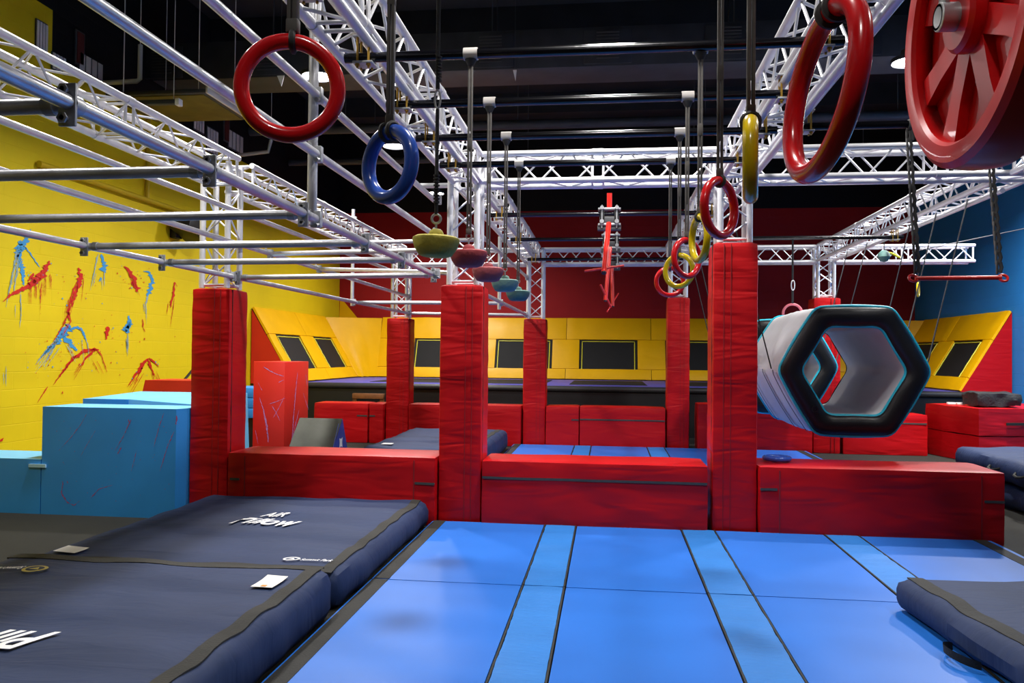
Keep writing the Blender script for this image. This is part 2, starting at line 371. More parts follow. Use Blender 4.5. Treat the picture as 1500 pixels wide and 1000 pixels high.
for (y0, y1, row) in rows[1:] + rows2:
    for (x0, x1, wh) in strips:
        t = thing('joining_strip', 'narrow blue joining strip, %s one, %s' % (wh, row), 'mat strip', ((x0+x1)/2, (y0+y1)/2, FL))
        mb = MB(); mb.soft(x0+.012, x1-.012, y0+.006, y1-.006, FL, .002, .006, .05, .003, (7, 12, 2), x0*3+y0); mb.build('cover', M['blue_strip'], t)
        MB().box(x0+.001, x0+.011, y0+.006, y1-.006, FL, .0035).build('edge_binding', M['black_tape'], t, False)
        MB().box(x1-.011, x1-.001, y0+.006, y1-.006, FL, .0035).build('edge_binding', M['black_tape'], t, False)

# ------------------------------------------------------------------ text
def text(body, mat, parent, name, origin, height, ang=0., shear=.35, bold=.02, sx=1., flip=1, z=None, label=None, key=None):
    cu = bpy.data.curves.new(name, 'FONT'); cu.body = body; cu.size = 1; cu.shear = shear; cu.offset = bold; cu.extrude = .0
    cu.align_x = 'LEFT'
    o = bpy.data.objects.new(name, cu); C.objects.link(o)
    dg = bpy.context.evaluated_depsgraph_get(); me = bpy.data.meshes.new_from_object(o.evaluated_get(dg))
    bpy.data.objects.remove(o); me.materials.clear(); me.materials.append(mat)
    k = height / .7
    R = Matrix.Translation(Vector(origin) - Vector(parent['_o'])) @ Matrix.Rotation(ang, 4, 'Z') @ Matrix.Diagonal((k*sx, k, 1, 1))
    me.transform(R); ob = bpy.data.objects.new(name, me); C.objects.link(ob); ob.parent = parent
    if label: ob['label'] = label
    if key is not None: drape(ob, key)
    return ob

# ------------------------------------------------------------------ navy crash mats
SURF = {}
def surfz(key, x, y):
    x0, x1, y0, y1, z1, seed = SURF[key]
    t = Vector((x*2.2 + seed*3.1, y*4, z1*3 + (x+y)*1.5)); w = .012*noise.noise(t)*1.6
    e = [1 - abs(2*(p-c)/d)**4 for p, c, d in ((x, (x0+x1)/2, x1-x0), (y, (y0+y1)/2, y1-y0))]
    return z1 + w + .012*max(0, e[0])*max(0, e[1])
def drape(o, key, h=.013):
    off = o.parent.location if o.parent else Vector((0,0,0))
    for v in o.data.vertices: v.co.z = surfz(key, v.co.x+off.x, v.co.y+off.y) - off.z + h
    return o
def crashmat(x0, x1, y0, y1, z0, z1, label, right=True, left=False, near=False, far=False, seed=1, step=.07, rz=0., handle=None, cat='crash mat', group=None, pivot=None, tape_in=.1):
    cx, cy = (x0+x1)/2, (y0+y1)/2
    t = thing('crash_mat', label, cat, (cx, cy, z0), group)
    mb = MB().soft(x0, x1, y0, y1, z0, z1, .075, step, .012, (2.2, 4, 3), seed, None, .012)
    mb.build('cover', M['navy'], t); SURF[seed] = (x0, x1, y0, y1, z1, seed)
    def tape(ax, c0, c1, d0, d1, nm='top_webbing'):
        mb = MB(); n = int((d1-d0)/.035)+1; vs = []
        for i in range(n+1):
            d = d0 + (d1-d0)*i/n; wob = .008*noise.noise(Vector((d*6, seed, ax))); zz = 0
            for (c, zo) in ((c0-.001, -.004), (c0, .004), (c1, .004), (c1+.001, -.004)):
                X__, Y__ = (c+wob, d) if ax == 0 else (d, c+wob)
                vs.append((X__, Y__, surfz(seed, X__, Y__) + zo + .002*noise.noise(Vector((d*25, seed, 2)))))
        fs = [(4*i+j, 4*i+j+1, 4*i+j+5, 4*i+j+4) for i in range(n) for j in range(3)]
        mb.add(vs, fs); mb.build(nm, M['black_tape'], t)
    if right: tape(0, x1-tape_in-.075, x1-tape_in, y0+.05, y1-.07)
    if left: tape(0, x0+tape_in, x0+tape_in+.09, y0+.03, y1-.05)
    if near: tape(1, y0+.02, y0+.1, x0+.05, x1-tape_in)
    if far: tape(1, y1-.11, y1-.02, x0+.05, x1-tape_in)
    return t
mA = crashmat(-3.65, -1.58, 4.62, 7.02, FL, .185, 'thick navy crash mat lying against the red block, white lettering reading upright', near=True, seed=2, tape_in=.06)
zt = .185+.02
KA, KB = 2, 5
text('AIR', M['white'], mA, 'lettering', (-2.72, 6.03, zt), .12, 0, .5, .012, .72, key=KA)
text('Pillow', M['white'], mA, 'lettering', (-2.84, 5.73, zt), .22, .03, .5, .018, .62, key=KA)
def oval(cx, cy, rx, ry, mat, par, key):
    mb = MB(); n = 24
    pts = [(cx+rx*math.cos(2*PI*i/n), cy+ry*math.sin(2*PI*i/n), 0) for i in range(n)] + [(cx+rx*.72*math.cos(2*PI*i/n), cy+ry*.72*math.sin(2*PI*i/n), 0) for i in range(n)]
    mb.add(pts, [(i, (i+1) % n, n+(i+1) % n, n+i) for i in range(n)])
    mb.add([(cx-rx*.45, cy-ry*.2, 0), (cx+rx*.45, cy-ry*.3, 0), (cx+rx*.1, cy+ry*.45, 0)], [(0, 1, 2)])
    drape(mb.build('round_emblem', mat, par), key)
oval(-1.97, 4.84, .055, .05, M['white'], mA, KA)
text('Summit Park', M['white'], mA, 'lettering', (-1.905, 4.80, zt), .055, .02, .3, .008, .5, key=KA)
drape(MB().add([(-3.54+.05*(i % 4), 4.76+.05*(i//4), 0) for i in range(16)], [(4*j+i, 4*j+i+1, 4*j+i+5, 4*j+i+4) for i in range(3) for j in range(3)]).build('care_label', M['label'], mA, False), KA)
mB = crashmat(-3.65, -1.585, 1.6, 4.55, FL, .235, 'thick navy crash mat nearest the camera on the left, lettering upside down', far=True, seed=5, tape_in=.06)
text('Pillow', M['white'], mB, 'lettering', (-2.37, 3.26, zt), .20, PI, .5, .018, .8, key=KB)
text('AIR', M['white'], mB, 'lettering', (-2.52, 2.98, zt), .13, PI, .5, .012, .9, key=KB)
oval(-3.2, 4.16, .07, .06, M['gold'], mB, KB)
text('Summit Park', M['white'], mB, 'lettering', (-3.28, 4.2, zt), .055, PI, .3, .008, .5, key=KB)
drape(MB().add([(-1.88+.04*(i % 4), 4.06+.073*(i//4), 0) for i in range(16)], [(4*j+i, 4*j+i+1, 4*j+i+5, 4*j+i+4) for i in range(3) for j in range(3)]).build('care_label', M['label'], mB, False), KB)
drape(MB().add([(-1.83, 4.07, 0), (-1.80, 4.07, 0), (-1.80, 4.10, 0), (-1.83, 4.10, 0)], [(0,1,2,3)]).build('label_mark', M['orange'], mB, False), KB, .015)
mC = crashmat(1.70, 4.3, 2.3, 5.05, .0, .19, 'navy crash mat in the near right corner lying on the blue mats', right=False, left=True, seed=9, tape_in=.07)
# turned a few degrees on the mats
piv = Vector((1.70, 5.05, 0)); Rm = Matrix.Rotation(math.radians(5.5), 4, 'Z')
cc = Vector(mC.location); mC.location = piv + Rm @ (cc - piv); mC.rotation_euler = (0, 0, math.radians(5.5))
hp = []
hy = 4.2
mb = MB(); vs = []
for i in range(13):
    a = PI*i/12; y = hy + .13*math.cos(a); x = 1.69 - .09*math.sin(a); z = .012 + .02*math.sin(a)
    vs += [(x, y, z), (x-.004, y, z+.04)]
mb.add(vs, [(2*i, 2*i+1, 2*i+3, 2*i+2) for i in range(12)]); vs2 = [(v[0]-.004, v[1], v[2]) for v in vs]
mb.add(vs2, [(2*i, 2*i+2, 2*i+3, 2*i+1) for i in range(12)])
mb.build('carry_handle', M['black_tape'], mC)
# second bay mats
mD = crashmat(-3.2, -1.62, 7.75, 10.05, FL, .27, 'navy crash mat behind the left red block, nearer of the two', seed=12)
mE = crashmat(-3.2, -1.62, 10.12, 12.95, FL, .27, 'navy crash mat at the foot of the far red blocks on the left', near=False, seed=14)
for mm, xx, yy in ((mE, -2.98, 10.3), (mE, -2.2, 12.0), (mD, -1.9, 9.8)):
    MB().box(xx, xx+.14, yy, yy+.12, .292, .295).build('care_label', M['label'], mm, False)
# stack at the right
g = None
lo = crashmat(4.1, 6.7, 7.6, 10.0, FL, .18, 'lower dark crash mat of the stack at the right edge', right=False, seed=20)
up = crashmat(4.08, 6.7, 7.55, 10.05, .222, .46, 'upper navy crash mat of the stack at the right edge', right=False, seed=22)
for (yy, zz) in ((9.0, .36), (8.45, .36)):
    mb = MB(); mb.tube([(4.07, yy-.11, zz), (4.03, yy-.07, zz-.02), (4.02, yy, zz-.03), (4.03, yy+.07, zz-.02), (4.07, yy+.11, zz)], .014, 6); mb.build('carry_handle', M['black_tape'], up)

# ------------------------------------------------------------------ red padded blocks
def block(x0, x1, y0, y1, z0, z1, label, strap=None, seed=0, flap=True, seam=None, mat='red_pad', step=.05):
    t = thing('padded_block', label, 'padded block', ((x0+x1)/2, (y0+y1)/2, z0))
    MB().soft(x0, x1, y0, y1, z0, z1, .018, step, .0035, (2, 2, 4), seed, None, .004).build('cover', M[mat], t)
    if strap:
        for (a, b, z) in strap:
            mb = MB(); n = 10
            vs = []
            for i in range(n+1):
                x = a+(b-a)*i/n; w = .004*noise.noise(Vector((x*5, seed, 1)))
                vs += [(x, y0-.010, z-.011+w), (x, y0-.010, z+.011+w)]
            mb.add(vs, [(2*i, 2*i+2, 2*i+3, 2*i+1) for i in range(n)])
            mb.box(min(a, b), max(a, b), y0-.009, y0+.004, z-.007, z+.007)
            mb.build('strap', M['web_dark'], t, False)
    if seam:
        for x in seam: MB().box(x-.004, x+.004, y0-.0065, y0+.002, z0+.02, z1-.03).build('seam', M['red_seam'], t, False)
    return t
M['red_seam'] = plain('dark red seam', '7A0A12', .7)
block(-3.5, -1.535, 7.04, 7.62, FL, .565, 'long red padded block on the left between two padded pillars', [(-1.72, -1.54, .33), (-3.47, -3.38, .32)], 1, seam=[-1.73, -3.33])
block(-1.115, .865, 7.04, 7.62, FL, .55, 'red padded block in the centre with one black strap along its front', [(-1.105, .855, .40)], 2)
block(1.295, 3.265, 7.04, 7.68, FL, .56, 'long red padded block at the right with a blue wheel on it', [(1.30, 1.44, .37), (3.1, 3.255, .32)], 3, seam=[1.46, 3.08])
block(-5.05, -4.09, 13.3, 13.8, FL, .63, 'far red padded block at the left end of the back row', [(-4.28, -4.1, .42)], 4)
block(-4.07, -3.82, 13.3, 13.8, FL, .63, 'short far red padded block against the left far pillar', [(-4.06, -3.96, .42)], 5)
block(-3.38, -1.45, 13.3, 13.8, FL, .635, 'far red padded block behind the navy crash mat between two far pillars', None, 6)
block(-1.03, -.475, 13.3, 13.8, FL, .64, 'short far red padded block right of the far centre pillar', [(-.6, -.48, .42)], 7)
block(-.465, .94, 13.3, 13.8, FL, .64, 'far red padded block in the centre with a black strap', [(-.46, .93, .43)], 8)
block(1.46, 3.27, 13.3, 13.8, FL, .72, 'far red padded block behind the inflatable tunnel', None, 9)
block(3.75, 5.04, 13.35, 13.9, FL, .60, 'far red padded block right of the inflatable tunnel with thin black strap', [(3.77, 5.02, .46)], 10)
# big angled block at the right
t = thing('padded_block', 'large angled red two-tier block at the right with a black slab on top', 'padded block', (5.43, 12.5, FL))
Ra = Matrix.Translation((5.43, 12.5, 0)) @ Matrix.Rotation(math.radians(12), 4, 'Z')
MB().soft(0, 1.75, 0, 1.3, FL, .355, .015, .09, .008, (3, 3, 5), 31).xform(Ra).build('lower_tier', M['red_pad'], t)
MB().soft(-.005, 1.755, -.005, 1.3, .36, .77, .015, .09, .008, (3, 3, 5), 33).xform(Ra).build('upper_tier', M['red_pad'], t)
MB().box(.42, .72, -.03, -.01, .52, .56).xform(Ra).build('carry_handle', M['black_tape'], t, False)
t = thing('foam_slab', 'black cracked foam slab on top of the angled red block', 'foam slab', (5.85, 12.95, .78))
MB().soft(5.52, 6.15, 12.75, 13.3, .785, .985, .02, .05, .02, (6, 6, 14), 8).build('body', M['black_foam'], t)
t = thing('small_tag', 'small white tag lying on the angled red block', 'tag', (5.45, 13.3, .775))
MB().rbox(5.32, 5.44, 13.3, 13.36, .775, .81, .004).build('card', M['label'], t); MB().rbox(5.46, 5.58, 13.3, 13.36, .775, .81, .004).build('card', M['label'], t)
t = thing('notebook', 'thin grey notebook on the red block beside the inflatable tunnel', 'notebook', (4.6, 13.6, .605))
MB().rbox(4.35, 4.75, 13.45, 13.7, .607, .63, .004).build('cover', M['label'], t)

# ------------------------------------------------------------------ padded pillars + truss towers
ALR = .028
def lattice(mb, a, b, u, w, half, pitch=.25, rb=.009, faces=(0,1,2,3), ends=True):
    """zigzag bracing on the faces of a square truss from a to b; u, w are unit cross axes"""
    a = Vector(a); b = Vector(b); d = (b-a); L = d.length; d.normalize(); n = max(2, int(round(L/pitch)));
    cs = [(-1,-1), (1,-1), (1,1), (-1,1)]
    for f in faces:
        c0 = cs[f]; c1 = cs[(f+1) % 4]; p = lambda c, t: a + d*t + u*c[0]*half + w*c[1]*half
        for i in range(n):
            t0 = L*i/n; t1 = L*(i+1)/n
            s0, s1 = (c0, c1) if (i+f) % 2 == 0 else (c1, c0)
            mb.tube([p(s0, t0+.01), p(s1, t1-.01)], rb, 6, cap=False)
        if ends:
            for t in (.03, L-.03): mb.tube([p(c0, t), p(c1, t)], .014, 6, cap=False)
            m_ = int(L//2.0)
            for k in range(1, m_+1):
                tt = L*k/(m_+1)
                for dt in (-.05, .05): mb.tube([p(c0, tt+dt), p(c1, tt+dt)], .011, 6, cap=False)
def truss(a, b, u, w, label, half=.125, name='truss_beam', cat='truss', pitch=.25, collars=True):
    a = Vector(a); b = Vector(b); u = Vector(u); w = Vector(w)
    t = thing(name, label, cat, tuple(a))
    for c in ((-1,-1), (1,-1), (1,1), (-1,1)):
        o = u*c[0]*half + w*c[1]*half
        mb = MB().tube([a+o, b+o], ALR, 12)
        L = (b-a).length; m_ = int(L//2.0); d = (b-a).normalized()
        for k in range(1, m_+1):
            q = a+o+d*(L*k/(m_+1)); mb.tube([q-d*.045, q+d*.045], ALR+.005, 12)
        mb.build('chord', M['alu'], t)
    mb = MB(); lattice(mb, a, b, u, w, half, pitch); mb.build('bracing', M['alu'], t)
    return t
X_, Y_, Z_ = Vector((1,0,0)), Vector((0,1,0)), Vector((0,0,1))
ZT0, ZT1 = 3.075, 3.325; ZM = 3.2
def pillar(xc, y0, hw, ztop, label, lt, seed, seamside=1, zb=FL):
    t = thing('padded_pillar', label, 'padded pillar', (xc, y0+hw, zb))
    MB().soft(xc-hw, xc+hw, y0, y0+2*hw, zb, ztop, .02, .04, .003, (3, 3, 8), seed, None, .006).build('cover', M['red_pillar'], t)
    sx = xc + seamside*(hw-.09)
    mb = MB()
    for k in range(2):
        x = sx + (.0 if k else -.06)*seamside
        mb.box(x-.002, x+.002, y0-.009, y0+.001, zb+.02, ztop-.01)
    mb.build('closure_seam', M['red_seam'], t, False)
    mb = MB(); x = xc + seamside*(hw+.006); mb.box(min(x, x-.012*seamside), max(x, x-.012*seamside), y0+.045, y0+.055, zb+.02, ztop-.01)
    mb.build('side_seam', M['black_tape'], t, False)
    # the tower inside: visible above the cover
    tt = truss((xc, y0+hw, ztop+.01), (xc, y0+hw, ZT1-.02), X_, Y_, lt, name='truss_tower', cat='truss tower', pitch=.22)
    return t
PX = (-3.72, -1.325, 1.09)
pillar(-3.72, 7.1, .19, 2.09, 'front left red padded pillar beside the light blue box', 'aluminium truss tower rising from the front left padded pillar', 3)
pillar(-1.325, 7.1, .195, 2.12, 'front centre-left red padded pillar between the left and centre red blocks', 'aluminium truss tower rising from the front centre-left padded pillar', 4)
pillar(1.095, 7.1, .19, 2.49, 'tall front red padded pillar between centre and right red blocks', 'aluminium truss tower rising from the tall front padded pillar', 5, -1)
pillar(-3.6, 13.38, .2, 2.1, 'far left red padded pillar behind the navy crash mats', 'aluminium truss tower rising from the far left padded pillar', 6)
pillar(-1.235, 13.38, .19, 2.1, 'far centre red padded pillar below the row of hanging discs', 'aluminium truss tower rising from the far centre padded pillar', 7)
pillar(1.15, 13.38, .18, 2.46, 'far red padded pillar below the row of rings', 'aluminium truss tower rising from the far pillar below the rings', 8)
pillar(3.51, 13.38, .21, 2.46, 'far right red padded pillar behind the inflatable tunnel', 'aluminium truss tower rising from the far right padded pillar', 9)
XB = (-3.62, -1.30, 1.085, 3.5)
yN, yF = 7.3, 13.57
nm = ('left', 'centre-left', 'centre-right', 'right')
for x, n_ in zip(XB, nm):
    truss((x, -1.5, ZM), (x, yN-.14, ZM), X_, Z_, 'long aluminium truss running overhead toward the camera on the %s, near section' % n_)
    truss((x, yN+.14, ZM), (x, yF-.14, ZM), X_, Z_, 'aluminium truss running overhead on the %s, far section between front and far rows' % n_)
# row-1 cross beams, row-2 cross beams
truss((XB[1]+.14, yN, ZM), (XB[2]-.14, yN, ZM), Y_, Z_, 'cross truss spanning the centre bay above the front row')
truss((XB[2]+.14, yN, ZM), (XB[3]+.9, yN, ZM), Y_, Z_, 'cross truss spanning the right bay above the front row')
truss((XB[0]+.16, yF, ZM-.04), (XB[1]-.1, yF, ZM-.04), Y_, Z_, 'cross truss spanning the left bay above the far row')
truss((XB[1]+.16, yF, ZM-.04), (XB[2]-.08, yF, ZM-.04), Y_, Z_, 'cross truss spanning the centre bay above the far row')
truss((XB[2]+.22, yF, ZM-.02), (XB[3]-.14, yF, ZM-.02), Y_, Z_, 'cross truss spanning the right bay above the far row')
truss((XB[3]+.16, yF, ZM-.02), (5.78, yF, ZM-.02), Y_, Z_, 'free end of the far cross truss reaching toward the blue wall')
# stub pipe left of centre-left tower
tag(MB().tube([(-1.75, 7.2, 3.05), (-1.46, 7.2, 3.05)], .024, 12).build('stub_pipe', M['alu']), 'short silver stub pipe fixed to the front centre-left tower', 'pipe')

# ------------------------------------------------------------------ galvanised scaffold cage on the left
GR = .0242
def clampring(mb, p, axis, r=GR+.007, w=.035):
    p = Vector(p); axis = Vector(axis).normalized(); mb.tube([p-axis*w*.5, p+axis*w*.5], r, 12)
def bolt(mb, p, d, r=.007, l=.05):
    p = Vector(p); d = Vector(d).normalized(); mb.tube([p, p+d*l], r, 6); mb.tube([p+d*l*.8, p+d*l], r*1.9, 6)
def pipe(a, b, label, clamps=(), mat='galv', r=GR, name='scaffold_pipe', group=None):
    a = Vector(a); b = Vector(b); t = thing(name, label, 'pipe', tuple(a), group)
    MB().tube([a, b], r, 16).build('tube', M[mat], t)
    d = (b-a).normalized()
    for (p, ax) in clamps:
        mb = MB(); p = Vector(p); ax = Vector(ax)
        clampring(mb, p, ax); clampring(mb, p, d if abs(d.dot(ax)) < .9 else Vector((0, 0, 1)), GR+.006, .03)
        side = ax.cross(Vector((0,0,1)));
        if side.length < .1: side = Vector((1,0,0))
        side.normalize()
        mb.rbox(p.x-.03, p.x+.03, p.y-.02, p.y+.02, p.z-.045, p.z+.045, .006)
        bolt(mb, p + Vector((.02, -.02, -.03)), Vector((0, -1, -.3))); bolt(mb, p + Vector((-.02, -.02, .03)), Vector((0, -1, .2)))
        mb.build('clamp', M['zinc'], t)
    return t
def lp(a, b, y):
    a = Vector(a); b = Vector(b); return a + (b-a)*((y-a.y)/(b.y-a.y))
A0, A1 = (-1.61, -1, 2.245), (-1.6, 7.12, 2.225)
A2 = (-1.37, 13.4, 2.165)
B0, B1 = (-3.74, -1, 2.245), (-3.41, 13.45, 2.185)
C0, C1 = (-3.69, -1, 2.61), (-3.41, 13.45, 2.47)
D0, D1 = (-3.69, -1, 2.89), (-3.41, 13.45, 2.80)
P10, P11 = (-1.63, -1, 2.60), (-1.59, 7.15, 2.585)
P20, P21 = (-1.64, -1, 2.95), (-1.59, 7.15, 2.90)
pipe(A0, A1, 'lower long steel pipe on the right side of the climbing cage, near section', [((-1.55, 7.08, 2.225), (0,0,1))])
pipe((-1.47, 7.55, 2.21), A2, 'lower long steel pipe on the right side of the climbing cage, far section', [((-1.375, 13.3, 2.166), (0,0,1))])
pipe(B0, B1, 'lower long steel pipe on the left side of the climbing cage beside the yellow wall', [(lp(B0, B1, 7.2), (0,0,1)), (lp(B0, B1, 13.35), (0,0,1))])
pipe(C0, C1, 'middle long steel pipe on the left side of the climbing cage', [(lp(C0, C1, 13.35), (0,0,1))])
pipe(D0, D1, 'upper long steel pipe on the left side of the climbing cage', [])
pipe(P10, P11, 'middle long steel pipe on the right side of the climbing cage', [((-1.55, 7.1, 2.585), (0,0,1))])
pipe(P20, P21, 'upper long steel pipe on the right side of the climbing cage, near section', [((-1.55, 7.1, 2.90), (0,0,1))])
pipe((-1.5, 7.55, 2.89), (-1.36, 13.4, 2.79), 'upper long steel pipe on the right side of the climbing cage, far section', [((-1.365, 13.3, 2.79), (0,0,1))])
ords = ['nearest', 'second', 'third', 'fourth', 'fifth', 'sixth']
for i, y in enumerate((2.21, 3.06, 4.05, 5.12, 6.05, 7.42)):
    pa = lp(A0, A1, min(y, 7.1)); pb = lp(B0, B1, y); pa.y = y if y < 7.1 else 7.2
    a = Vector((pb.x+.02, pb.y, pb.z-.002)); b = Vector((pa.x-.02, pa.y, pa.z-.002))
    if i == 5: a.y = 7.25; a.x = -3.5
    t = pipe(a, b, 'steel rung across the climbing cage, %s from the camera' % ords[i], [], name='cage_rung')
    for q, s in ((a, -1), (b, 1)):   # flat saddle clamp hooked over the long pipe
        mb = MB(); c = q + Vector((s*.02, 0, 0)); clampring(mb, c, (0,1,0), GR+.007, .04); clampring(mb, q - Vector((s*.05, 0, 0)), (1,0,0), GR+.006, .035)
        mb.rbox(c.x-.028, c.x+.028, c.y-.028, c.y-.022+.006, c.z-.07, c.z+.06, .004); bolt(mb, c+Vector((0, -.02, -.05)), (0,-1,0), .009, .03); bolt(mb, c+Vector((0, -.02, .035)), (0,-1,0), .009, .03)
        mb.build('clamp', M['zinc'], t)
pipe(lp(B0, B1, 10.7)+Vector((.02,0,0)), (-1.46, 10.7, 2.19), 'steel rung between the front and far rows at the foot of the left post', name='cage_rung')
pipe(lp(B0, B1, 13.38)+Vector((.02,0,0)), (-1.40, 13.38, 2.165), 'steel rung just above the far left padded pillar', name='cage_rung')
pipe(lp(C0, C1, 7.95), (-1.46, 7.45, 2.49), 'steel rung at middle height just behind the front towers', [(lp(C0, C1, 7.95), (0,1,0))], name='cage_rung')
pipe(lp(C0, C1, 9.3), (-1.44, 7.5, 2.27), 'steel rung sloping from the middle left pipe to the front centre-left tower', [(lp(C0, C1, 9.3), (0,1,0))], name='cage_rung')
pipe(lp(D0, D1, 9.35), (-1.46, 9.35, 2.86), 'steel rung at upper height between the upper long pipes', name='cage_rung')
pipe((-1.63, 4.22, 2.2), (-1.63, 4.22, 4.6), 'tall steel post crossing the three right-hand long pipes of the cage', [(lp(A0, A1, 4.22), (0,1,0)), (lp(P10, P11, 4.22), (0,1,0)), (lp(P20, P21, 4.22), (0,1,0))], r=.027, name='scaffold_post')
pipe((-3.55, 10.75, 2.15), (-3.55, 10.75, 3.5), 'steel post hanging from the left truss down to the lower long pipe', [((-3.53, 10.75, 2.2), (0,1,0)), ((-3.53, 10.75, 3.35), (0,1,0))], name='scaffold_post')
pipe((-1.46, 10.6, 2.1), (-1.46, 10.6, 3.08), 'steel post hanging from the centre-left truss down to the lower long pipe', [((-1.44, 10.6, 2.19), (0,1,0)), ((-1.42, 10.6, 3.05), (0,1,0))], name='scaffold_post')

# ------------------------------------------------------------------ black crossbars with rails under the trusses
def rail(x, y0, y1, label): pipe((x, y0, 3.012), (x, y1, 3.012), label, [], 'alu', .024, 'rail_pipe')
rail(-1.17, -1, 6.9, 'silver rail pipe slung under the centre-left truss, near section'); rail(-1.17, 7.6, 12.6, 'silver rail pipe slung under the centre-left truss, far section')
rail(.95, -1, 6.9, 'silver rail pipe slung under the centre-right truss, near section'); rail(.95, 7.6, 12.6, 'silver rail pipe slung under the centre-right truss, far section')
rail(3.5, 7.6, 12.4, 'silver rail pipe slung under the right truss, far section'); rail(3.45, -1, 6.9, 'silver rail pipe slung under the right truss, near section'); rail(1.2, 1.0, 6.9, 'silver rail pipe under the centre-right truss facing the trapeze')
def bar(x0, x1, y, label, z=2.95, r=.024, collars=()):
    t = thing('black_crossbar', label, 'crossbar', (x0, y, z))
    MB().tube([(x0, y, z), (x1, y, z)], r, 16).build('tube', M['black_bar'], t)
    for x in (x0+.1, x1-.1):
        mb = MB()
        for dx in (-.028, .028):
            mb.tube([(x+dx, y-.03, z-.06), (x+dx, y-.03, z+.1)], .006, 6, M['brass']); mb.tube([(x+dx, y+.03, z-.05), (x+dx, y+.03, z+.1)], .006, 6, M['brass'])
            mb.tube([(x+dx, y-.03, z-.05), (x+dx, y-.03, z-.035)], .012, 6, M['brass'])
        mb.rbox(x-.05, x+.05, y-.045, y+.045, z-.04, z-.028, .003, M['zinc']); mb.rbox(x-.05, x+.05, y-.045, y+.045, z+.09, z+.1, .003, M['zinc'])
        mb.build('clamp', None, t)
    return t
BY = (1.55, 2.30, 3.03, 3.78, 4.52, 5.24, 6.01)
bl = ['holding the large red ring nearest the camera', 'holding the blue ring', 'holding the yellow disc', 'holding the red disc', 'holding the pink disc', 'holding the teal disc', 'holding the dark teal disc']
for y, l in zip(BY, bl): bar(-1.30, 1.06, y, 'glossy black crossbar %s' % l)
for y, l in zip((8.22, 10.0, 12.1), ('nearest', 'middle', 'farthest')): bar(-1.24, 1.1, y, 'black crossbar behind the front row carrying the %s red T-bar' % l)
bar(1.12, 3.45, 5.18, 'black crossbar in the right bay carrying the red trapeze')
bar(1.15, 3.5, 10.02, 'black crossbar in the right bay above the inflatable tunnels')
bar(1.12, 3.45, 2.0, 'black crossbar in the right bay holding the big red wheel', 2.95)

# ------------------------------------------------------------------ hanging rings
def strap2(x, y, ztop, zbot, t, gap=.0065, w=.010, mat='web', collar=True):
    mb = MB()
    for s in (-1, 1):
        mb.rbox(x+s*gap-.0045, x+s*gap+.0045, y-w, y+w, zbot, ztop-.03, .002)
    mb.rbox(x-.013, x+.013, y-w*1.1, y+w*1.1, zbot+.0, zbot+.03, .004)
    mb.rbox(x-.012, x+.012, y-w*1.1, y+w*1.1, (ztop+zbot)/2-.03, (ztop+zbot)/2+.03, .004)
    # loop over the bar
    mb.build('strap', M[mat], t)
    if collar:
        c = MB(); c.tube([(x-.034, y, ztop), (x+.034, y, ztop)], .030, 16); c.build('tape_collar', M['collar'], t)
        c = MB(); c.tube([(x, y, ztop-.028), (x, y, ztop-.06)], .030, 10, r2=.014); c.build('collar_wrap', M['web_dark'], t)
def ring(x, y, zc, D, tr, yaw, mat, label, ztop=2.95, lean=0., roll=0., thick=1.):
    t = thing('gym_ring', label, 'ring', (x, y, zc))
    R = D/2 - tr; Rm = Matrix.Translation((x, y, zc)) @ Matrix.Rotation(yaw, 4, 'Z') @ Matrix.Rotation(lean, 4, 'X') @ Matrix.Rotation(roll, 4, 'Y')
    mb = MB(); mb.tube([(R*math.cos(2*PI*i/64), 0, R*math.sin(2*PI*i/64)) for i in range(64)], tr, 20, closed=True).xform(Rm); mb.build('hoop', M[mat], t)
    top = Rm @ Vector((0, 0, R))
    mb = MB()
    u = Vector((math.cos(yaw), math.sin(yaw), 0))
    for s in ((-1, 1) if tr > .019 else (0,)):
        c = top + u*s*.016
        pts = []
        for k in range(16):
            a = 2*PI*k/16; pts.append(c + Vector((0, 0, 1))*math.cos(a)*(tr+.003) + (u.cross(Vector((0,0,1))))*math.sin(a)*(tr+.003))
        mb.tube(pts, .007, 6, closed=True)
    mb.build('strap_loop', M['web_dark'], t)
    strap2(top.x, y, ztop, top.z+tr, t)
    return t
r_ = math.radians
ring(-.67, 1.6, 2.055, .231, .0165, r_(14), 'ring_red', 'large red ring at upper left, nearest on the left side', lean=0, roll=r_(3))
ring(-.65, 2.3, 2.06, .238, .0215, r_(-34), 'ring_blue', 'blue ring hanging right of the large left red ring')
ring(.385, 1.5, 1.985, .337, .0195, r_(-83), 'ring_red', 'big red ring at upper right seen at an angle', lean=r_(-7), roll=r_(0))
ring(.39, 2.28, 2.05, .246, .021, r_(80), 'ring_yel', 'yellow ring seen edge-on left of the big right red ring')
ring(.41, 3.05, 2.055, .238, .017, r_(50), 'ring_red', 'red ring hanging in front of the tall front pillar')
ring(.42, 3.8, 2.05, .236, .017, r_(-76), 'ring_yel', 'narrow turned yellow ring behind the red one, left of the tall pillar')
ring(.43, 4.52, 2.045, .236, .017, r_(42), 'ring_red', 'red ring overlapping two yellow rings')
ring(.45, 5.24, 2.05, .236, .017, r_(-36), 'ring_yel', 'small yellow ring, farthest yellow in the right row')
ring(.45, 6.01, 2.05, .236, .017, r_(8), 'ring_red', 'farthest red ring in the right row')

